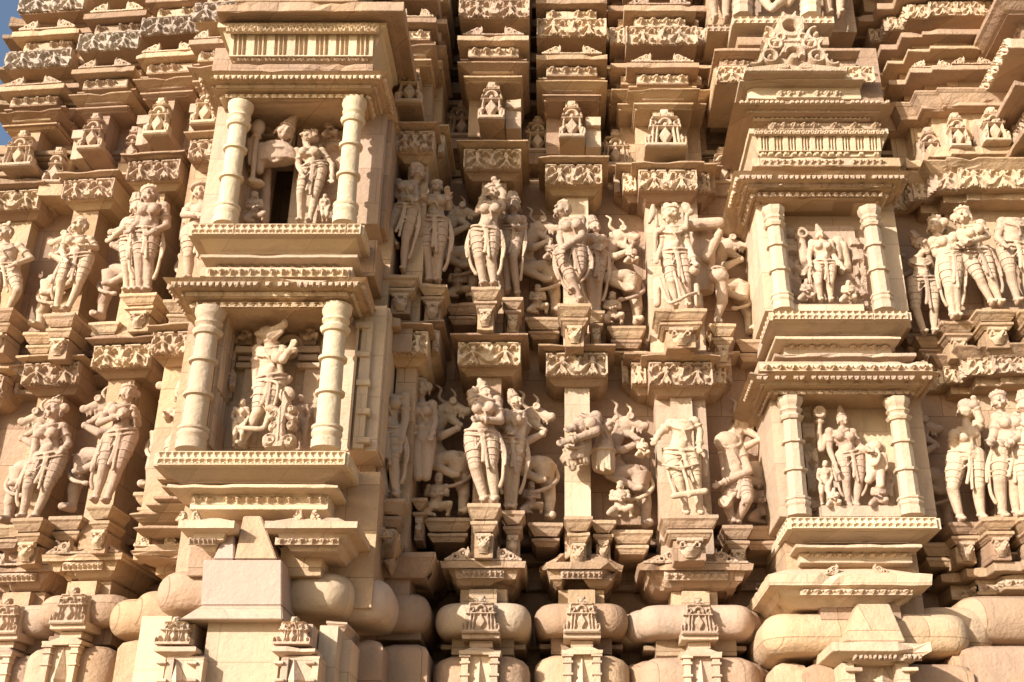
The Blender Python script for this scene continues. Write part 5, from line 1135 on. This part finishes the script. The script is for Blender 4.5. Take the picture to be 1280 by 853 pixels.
B.rel('swirl', 984, 998, 285, 388, -.14, name='jamb_carving', depth=.05, seed=9); B.rel('swirl', 1066, 1080, 300, 388, -.15, name='jamb_carving', depth=.05, seed=10); B.rel('swirl', 1004, 1020, 510, 640, -.14, name='jamb_carving', depth=.06, seed=11); B.box('slab', 1006, 1074, 282, 386, -.17, .1, 'carved', .02); B.box('slab', 1026, 1125, 632, 646, -.38, .3, 'carved'); B.box('slab', 990, 1080, 380, 389, -.36, .3, 'carved')
# --- lower row, centre
o, s = (455, 450), 4.06
statue('headless shaded statue with arms at its sides, lower row beside the left projecting block', [N_, N_, (150, 140), (75, 205), (205, 190), (48, 300), (65, 330, -.05), (210, 300), (185, 425, -.05), (65, 370), (150, 368), (75, 520), (150, 520), (110, 685), (165, 685)], -.38, o, s, sex='f', gear=None)
statue('shaded legless companion with curled hair, behind the headless statue, lower row', [(272, 75), (288, 190), (288, 200), (245, 235), (345, 230), (240, 300), (250, 350), (360, 320), (345, 380), (258, 400), (325, 400), (275, 590), (315, 590), N_, N_], -.14, o, s, gear='bun', yaw=.2, side=-1, sash=False, skirt=False)
small('small kneeling warrior looking up beneath the rearing beast, shaded lower ledge', 543, 646, 55, .0, 'kneel', 'm', yaw=.7, gear='tiara', lean=.1)
o, s = (570, 450), 4.06
statue('sunlit figure with raised crowned head and folded arms, lower row', [(132, 128), (162, 205), (150, 212), (92, 215), (205, 212), (75, 170, -.02), (100, 150, -.02), (225, 310, -.04), (130, 305, -.15), (88, 390), (170, 390), (98, 545), (180, 530), (145, 712), (198, 712)], -.24, o, s, sex='f', gear='crown', yaw=.6)
statue('turbaned profile companion, right of the crowned figure with folded arms, lower row', [(282, 170), (312, 242), (298, 255), (252, 275), (328, 285), (240, 340), (270, 360), (345, 300), (330, 430, -.06), (252, 425), (312, 425), (262, 560), (300, 560), (265, 745), (290, 745)], -.04, o, s, gear='tiers', yaw=.9)
o, s = (690, 480), 4.06
T, p_, H_ = statue('headless broken figure bending left, torn off below the hips, on the bare pilaster', [N_, N_, (192, 150), (155, 195), (222, 170), (120, 215, -.1), (100, 225, -.14), (222, 245, -.08), (82, 290, -.16), (88, 372), (150, 362), N_, N_, N_, N_], -.06, o, s, gear=None, sash=False, fat=1.15)
L8 = lambda x, y, Y=-.08: P(690+x/4.06, 480+y/4.06, Y)-T.location
S = Sculpt(); S.torus(L8(120, 350, -.06), (0.1, 0, 1), .085, .012); S.limb(L8(95, 370), L8(105, 425), .06, .03); S.limb(L8(150, 365), L8(170, 395), .05, .03); S.curve([L8(60, 310, -.15), L8(110, 325, -.17), L8(165, 315, -.13)], .012)
for k in range(5): S.curve([L8(60+22*k, 335, -.13), L8(85+20*k, 420-6*k, -.11)], .012, .008)
link('girdle', S.done(.0065), 'figure', T)
T, p_, H_ = statue('headless companion with a raised stump arm, cut square below the hips, beside the bare pilaster', [N_, N_, (268, 175), (245, 205), (292, 200), (262, 225, -.06), (300, 192, -.1), N_, N_, (240, 345), (280, 345), N_, N_, N_, N_], .04, o, s, gear=None, sash=False, fat=1.15)
L8 = lambda x, y, Y=.05: P(690+x/4.06, 480+y/4.06, Y)-T.location
S = Sculpt(); S.loft([(L8(262, 448), .075, .07, (1, 0, -.15)), (L8(262, 430), .088, .08, (1, 0, -.1)), (L8(260, 380), .092, .085, (1, 0, 0)), (L8(262, 335), .078, .08, (1, 0, 0)), (L8(264, 300), .06, .07, (1, 0, 0))]); S.torus(L8(260, 345, .05), (0, 0, 1), .09, .012)
for k in range(5): S.curve([L8(232+15*k, 345, -.025), L8(228+17*k+4*(k%2), 430+6*(k%3), -.03)], .007, .009)
link('skirt', S.done(.0065), 'figure', T)
small('small warrior with a club beneath the rearing beast, right of the bare pilaster', 775, 647, 46, .05, 'kneel', 'm', yaw=-.3)
o, s = (810, 480), 4.06
T, p_, H_ = statue('headless deity with broken arms and a bar-like garland across the knees, lower row', [N_, N_, (178, 150), (115, 205), (235, 195), (60, 250, -.03), (45, 275, -.05), (262, 240), (262, 310, -.05), (118, 365), (210, 362), (160, 490), (245, 485), (195, 655), (265, 655)], -.20, o, s, sex='m', gear=None, fat=1.12)
L9 = lambda x, y, Y=-.2: P(810+x/4.06, 480+y/4.06, Y)-T.location
S = Sculpt(); S.limb(L9(130, 570, -.33), L9(290, 545, -.33), .022, .024); S.curve([L9(75, 330, -.2), L9(110, 480, -.25), L9(140, 565, -.33)], .012); S.curve([L9(165, 400, -.3), L9(200, 500, -.33), L9(210, 570, -.34)], .014); S.curve([L9(75, 410, -.28), L9(170, 425, -.32), L9(255, 405, -.28)], .010); S.limb(L9(285, 350, -.15), L9(290, 460, -.15), .03, .02); link('garland', S.done(), 'figure', T)
T, p_, H_ = statue('hunched headless warrior with crossed forearms and one bare leg forward, right of the headless deity', [N_, N_, (392, 262), (372, 300), (452, 282), (385, 400, .02), (400, 560, -.04), (512, 445, -.05), (372, 505, -.12), (425, 500), (480, 505), (405, 610), (505, 585, -.12), (430, 695), (452, 700)], .04, o, s, sex='m', gear=None, fat=1.2)
L8 = lambda x, y, Y=.0: P(810+x/4.06, 480+y/4.06, Y)-T.location
S = Sculpt(); S.ball(L8(400, 295, .02), .10, (1, .7, .85)); link('shield', S.done(.0065), 'figure', T); S = Sculpt(); S.ball(L8(392, 600, -.06), .055, (1, .8, .9)); S.curve([L8(370, 590, -.1), L8(395, 620, -.11), L8(425, 575, -.1)], .012); S.limb(L8(392, 600, -.06), L8(440, 560, -.04), .03, .02); link('held_weapon', S.done(.0065), 'figure', T)
small('dark crouching warrior in the deep shade beside the lower octagonal-columned niche', 955, 655, 58, .25, 'kneel', 'm'); small('small raised rider above the dark crouching warrior, beside the lower octagonal-columned niche', 957, 612, 28, .28, 'kneel', 'm')
# --- lower row, right corner
o, s = (1130, 460), 3.55
statue('woman seen from behind bending under her raised arm, lower row of the right corner group', [(282, 130), (272, 222), (285, 240), (225, 300), (325, 262), (215, 350, .02), (255, 340, .05), (338, 235, -.04), (318, 170, -.06), (232, 405), (318, 395), (215, 530), (330, 530), (250, 668), (345, 662)], -.02, o, s, gear='bun', yaw=2.4, side=1, fat=1.3)
statue('woman in flared pleated skirt facing the raised-arm woman, lower row of the right corner group', [(410, 100), (430, 185), (440, 200), (412, 225), (500, 222), (395, 310), (385, 330, -.1), (520, 290), (450, 330, -.14), (432, 360), (495, 355), (425, 500), (490, 500), (440, 655), (500, 650)], -.10, o, s, gear='tiara', yaw=-.4, fat=1.2)
statue('broad figure cut by the right photo edge, lower row', [(530, 120), (540, 200), (545, 215), (515, 240), (600, 240), (505, 310), (470, 335, -.1), (620, 330), (590, 380), (520, 370), (600, 370), (530, 500), (600, 500), (535, 650), (600, 650)], -.16, o, s, sex='m', gear='tiers', yaw=-.3, fat=1.1)
# figures in the top-edge niche
T = thing('statue', 'crossed seated legs of a figure cut by the top photo edge, above the pediment', 'statue', P(972, 18, -.25)); S = Sculpt()
Lx = lambda x, y, Y=-.28: P(x, y, Y)-T.location
S.limb(Lx(945, -15), Lx(962, 10, -.34), .06, .035); S.limb(Lx(990, -10), Lx(965, 12, -.36), .06, .03); S.limb(Lx(1000, -20), Lx(985, 5, -.3), .05, .035); S.loft([(Lx(970, -10, -.2), .11, .09, (1, 0, 0)), (Lx(970, -60, -.2), .08, .07, (1, 0, 0)), (Lx(970, -100, -.2), .11, .07, (1, 0, 0))]); face(S, Lx(970, -130, -.22), .07, Vector((0, 0, 1)), 0)
link('body', S.done(), 'figure', T)
small('shaded standing figure left of the top-edge niche columns, legs only in view', 900, 28, 105, -.24, 'stand', 'm', group=None); small('standing figure right of the top-edge niche columns, legs only in view', 1043, 22, 105, -.24, 'stand', 'f', group=None)
# ------------------------------------------------------------------ rearing horned beasts between the statues
def beast_meshes(u=.0062, flip=1):
    V = lambda x, z, y=0: Vector((x*u*flip, y, z*u))
    S = Sculpt()
    S.loft([(V(-6, 44), .06, .10, (1, 0, .2*flip)), (V(-8, 60), .105, .12, (1, 0, .2*flip))])
    S.ball(V(-7, 60), 14*u, (1, .85, 1)); S.limb(V(-9, 60), V(-26, 62, -.02), 13*u, 10*u); S.limb(V(-26, 62), V(-40, 80), 10.5*u, 12*u); S.limb(V(-40, 80), V(-37, 100), 12.5*u, 11*u); S.limb(V(-37, 100), V(-25, 117), 11*u, 9*u)
    S.limb(V(-5, 52), V(0, 24, -.01), 11*u, 7*u); S.limb(V(0, 24), V(-1, 5), 7*u, 5*u); S.limb(V(-1, 4, -.0), V(3, 2, -.09), 5.5*u, 4.5*u)
    for k in (-1, 0, 1): S.ball(V(1+k*3, 1, -.10), 2.4*u)
    S.limb(V(-12, 62, -.06), V(-42, 58, -.10), 9*u, 6.5*u); S.limb(V(-42, 57, -.1), V(-12, 41, -.10), 6.2*u, 4.2*u); S.limb(V(-12, 41, -.1), V(-6, 40, -.12), 4.5*u, 3.6*u)
    S.limb(V(-40, 88, -.06), V(-26, 84, -.12), 7*u, 5*u); S.limb(V(-26, 84, -.12), V(-10, 92, -.12), 5*u, 3.6*u); S.ball(V(-8, 93, -.12), 4.5*u)
    # head with gaping jaws
    S.ball(V(-20, 121, -.02), 11.5*u, (1.05, .85, .95)); S.limb(V(-16, 124, -.03), V(0, 116, -.06), 8*u, 4.6*u); S.ball(V(2, 117, -.06), 5*u); S.limb(V(-20, 112, -.02), V(-7, 101, -.05), 6*u, 3.2*u); S.ball(V(-6, 101, -.05), 3.6*u); S.ball(V(-16, 129, -.08), 3.8*u); S.torus(V(-15, 127, -.1), (0, 1, 0), 3.4*u, 1.4*u)
    for k in range(3): S.limb(V(-12+4.5*k, 114-k*1.2, -.06), V(-12+4.5*k, 110-k*1.2, -.06), 1.5*u, .9*u)
    for k in range(6): S.ball(V(-33-3*sin(k), 97+5*k, -.05), 3.6*u)
    bd = S.done(.0075)
    S = Sculpt(); S.curve([V(4, 62), V(9, 50), V(4, 38, -.06), V(-6, 30, -.10), V(-18, 27, -.10)], 3.2*u, 2.2*u); S.ball(V(-20, 27, -.1), 3.6*u, (1.4, .8, .9)); tl = S.done(.0075)
    S = Sculpt(); S.curve([V(-24, 128, -.03), V(-32, 134, -.05), V(-30, 144, -.05), V(-36, 149, -.05)], 2.9*u, 1.3*u); h1 = S.done(.007); S = Sculpt(); S.curve([V(-17, 131, -.02), V(-14, 139, -.03), V(-19, 146, -.03)], 2.8*u, 1.3*u); h2 = S.done(.007)
    return bd, tl, h1, h2
BM_ = {1: beast_meshes(), -1: beast_meshes(flip=-1)}
# (foot px, foot py, depth, size, flip, rotz, label)
for (x, y, Y, k, fl, lab) in (
    (590, 377, .16, 1.06, 1, 'rearing horned beast in half shade, upper row, right of the full-bellied woman'),
    (694, 395, .24, 1.06, 1, 'rearing horned beast with open jaws, upper row, left of the bending woman'),
    (797, 407, .24, 1.06, 1, 'rearing horned beast with sunlit rump, upper row, left of the lion-faced deity'),
    (938, 418, .32, 1.06, 1, 'rearing beast in deep shade, upper row, left of the upper octagonal-columned niche'),
    (579, 645, .10, 1.08, 1, 'rearing horned beast in shade above the kneeling warrior, lower row'),
    (687, 651, .18, 1.08, 1, 'rearing beast with wide open jaws, lower row, left of the bare pilaster'),
    (808, 660, .24, 1.06, 1, 'rearing beast above the small club warrior, lower row, left of the headless deity'),
    (962, 655, .36, 1.06, 1, 'rearing beast hidden in shade, lower row, left of the lower octagonal-columned niche'),
    (1188, 665, .34, 1.08, 1, 'rearing horned beast with curved horn, lower row, left of the right corner group'),
    (1150, 410, .42, .8, 1, 'round-bodied beast in shade, upper row, left of the right corner group'),
    (8, 655, .34, 1.08, -1, 'rearing beast facing left, lower row, behind the woman in patterned leggings'),
    (88, 640, .22, 1.08, -1, 'rearing beast facing left, lower row, behind the woman with raised hands'),
    (186, 612, .0, 1.08, -1, 'rearing beast facing left with open jaws, lower row, beside the lower left round column'),
    (48, 412, .40, 1.06, -1, 'rearing beast facing left, upper row, behind the woman with hand at her breast'),
    (125, 400, .28, 1.06, -1, 'rearing beast facing left, upper row, behind the entwined couple'),
    (222, 372, .0, .9, -1, 'rearing beast facing left, upper row, behind the figure in a broad hat')):
    T = thing('rearing_beast', lab, 'statue', P(x, y, Y), radians(-4) if fl < 0 else 0, 'rearing beasts carved between the statues')
    for nm, me in zip(('body', 'tail', 'horn', 'horn'), BM_[fl]):
        o_ = link(nm, me, 'figure', T); o_.scale = (k, k, k*1.02)
small('small crouching warrior with lifted arm under the beast, upper row, left of the lion-faced deity', 765, 405, 40, .16, 'kneel', 'm'); small('small figure in shade beneath the beast, upper row, beside the full-bellied woman', 572, 372, 40, .1, 'kneel', 'm'); small('small figure beneath the beast with open jaws, upper row, left of the bending woman', 672, 392, 36, .16, 'kneel', 'm'); small('small crouching figure beneath the beast with wide open jaws, lower row', 664, 642, 40, .10, 'kneel', 'm')
small('tiny rider held by the beast, upper row, left of the lion-faced deity', 789, 330, 24, .10, 'kneel', 'm'); small('tiny rider before the open-jawed beast, upper row, left of the bending woman', 688, 325, 24, .10, 'kneel', 'm'); small('tiny rider on the rump of the beast, lower row, left of the headless deity', 803, 572, 24, .1, 'kneel', 'm')
# ------------------------------------------------------------------ brackets under the statues
PG = 'carved stone brackets under the statues'
for a in (
    ('bracket under the woman with hand at her breast', 74, 391, 21, -.02, 1.0), ('bracket under the entwined couple', 173, 366, 24, -.25, .8), ('bracket under the male figure at the left photo edge', -4, 385, 22, .15, 1.0),
    ('shaded bracket under the dancer', 501, 343, 22, -.52, .8), ('shaded bracket under the full-bellied woman', 541, 354, 18, -.40, .8), ('bracket under the arm-raising woman', 607, 358, 18, -.42, .9), ('bracket under the long-legged turbaned companion', 641, 371, 13, -.22, .8),
    ('square bracket under the bending woman', 718, 379, 21, -.30, .9), ('small bracket under the slim companion', 745, 388, 11, -.06, .8), ('broad bracket under the lion-faced deity', 851, 385, 33, -.36, .82), ('bracket under the battered warrior', 903, 404, 17, -.08, .9),
    ('bracket under the woman in patterned leggings', 34, 647, 21, -.08, .9), ('bracket under the woman with both hands raised', 124, 631, 17, -.26, .9), ('shaded bracket under the headless statue', 485, 623, 21, -.55, 1.0), ('shaded bracket beside the legless companion', 524, 622, 10, -.2, .8),
    ('square bracket under the crowned figure with folded arms', 605, 629, 21, -.42, 1.0), ('bracket under the turbaned profile companion', 641, 638, 15, -.22, .9), ('bracket on the bare pilaster under the torn torso', 723, 645, 18, -.16, .95), ('side bracket right of the bare pilaster', 754, 650, 16, -.05, .8),
    ('broad bracket under the headless deity', 862, 643, 36, -.40, .85), ('bracket under the hunched warrior', 922, 656, 19, -.1, .9)):
    pedestal('carved '+a[0], *a[1:], rotz=PHI if a[1] < 200 else 0, neck=True)
for a in (('ledge under the half-shaded beast, upper row', 580, 378, 24, .0), ('ledge under the open-jawed beast, upper row', 680, 396, 24, .04), ('ledge under the beast left of the lion-faced deity', 783, 407, 24, .04), ('ledge under the deep-shaded beast, upper row', 938, 424, 18, .12),
          ('ledge under the kneeling warrior and beast, lower row', 560, 647, 31, -.06), ('ledge under the wide-jawed beast, lower row', 682, 653, 22, -.0), ('ledge under the club warrior and beast, lower row', 790, 662, 26, .02), ('dark ledge left of the lower octagonal-columned niche', 953, 657, 26, .15),
          ('ledge right of the lower octagonal-columned niche', 1178, 678, 26, .15), ('ledge under the left-facing beast at the left edge, lower row', 5, 655, 22, .14), ('ledge under the left-facing beast by the raised hands woman', 82, 645, 22, .05), ('ledge beside the lower left round column foot', 190, 614, 24, -.2),
          ('ledge under the left-facing beast, upper row, near the left edge', 48, 414, 20, .2), ('ledge under the left-facing beast behind the couple', 130, 402, 20, .08), ('ledge under the hat figure and beast', 228, 374, 24, -.45), ('ledge left of the right corner group, upper row', 1152, 416, 22, .2)):
    pedestal('plain stone '+a[0], *a[1:], sc=.9, depth=.6, neck=False, rotz=PHI if a[1] < 200 else 0)
for i, (x, y, Y, hw, lab) in enumerate(((1165, 420, .1, 20, 'under the profile figure'), (1198, 400, -.1, 22, 'under the pleated-skirt woman, upper row'), (1246, 386, -.25, 26, 'under the long-legged bowing woman'), (1300, 386, -.3, 26, 'under the headless figure at the right edge'), (1207, 652, -.05, 22, 'under the raised-arm woman'), (1250, 646, -.22, 22, 'under the flared-skirt woman, lower row'), (1300, 645, -.3, 26, 'under the broad figure at the right edge, lower row'))):
    pedestal('faceted carved bracket '+lab, x, y, hw, Y, .8, .5)
# ================================================================== CAMERA, LIGHT, WORLD
cam = bpy.data.cameras.new('camera'); co = bpy.data.objects.new('camera', cam); C.objects.link(co)
cam.sensor_width = 36; cam.lens = 36*FPX/1280; cam.shift_x = (640-CX)/1280; cam.clip_end = 9000; cam.clip_start = .05
co.location = (0, -D, CAMZ); co.rotation_euler = (pi/2+TH, 0, 0)
sc = bpy.context.scene; sc.camera = co
SUN_EL, SUN_AZ = radians(23), radians(43)      # azimuth measured left of the line from the wall to the camera
sd = Vector((-sin(SUN_AZ)*cos(SUN_EL), -cos(SUN_AZ)*cos(SUN_EL), sin(SUN_EL)))
l = bpy.data.lights.new('sun', 'SUN'); l.energy = 4.8; l.angle = radians(.5); l.color = (1, .935, .885)
lo = bpy.data.objects.new('sun', l); C.objects.link(lo); lo.location = (-6, -9, 9); lo.rotation_euler = sd.to_track_quat('Z', 'Y').to_euler()
w = bpy.data.worlds.new('World'); sc.world = w; w.use_nodes = True
N = w.node_tree.nodes; bg = N['Background']; sky = N.new('ShaderNodeTexSky'); sky.sky_type = 'NISHITA'; sky.sun_disc = False
sky.sun_elevation = SUN_EL; sky.sun_rotation = atan2(sd.x, sd.y); sky.air_density = 1.0; sky.dust_density = 3.0
w.node_tree.links.new(sky.outputs[0], bg.inputs[0]); bg.inputs[1].default_value = .11
sc.view_settings.view_transform = 'Standard'; sc.view_settings.look = 'None'; sc.view_settings.gamma = 1; sc.view_settings.exposure = .70
sc.cycles.max_bounces = 8; sc.cycles.diffuse_bounces = 6
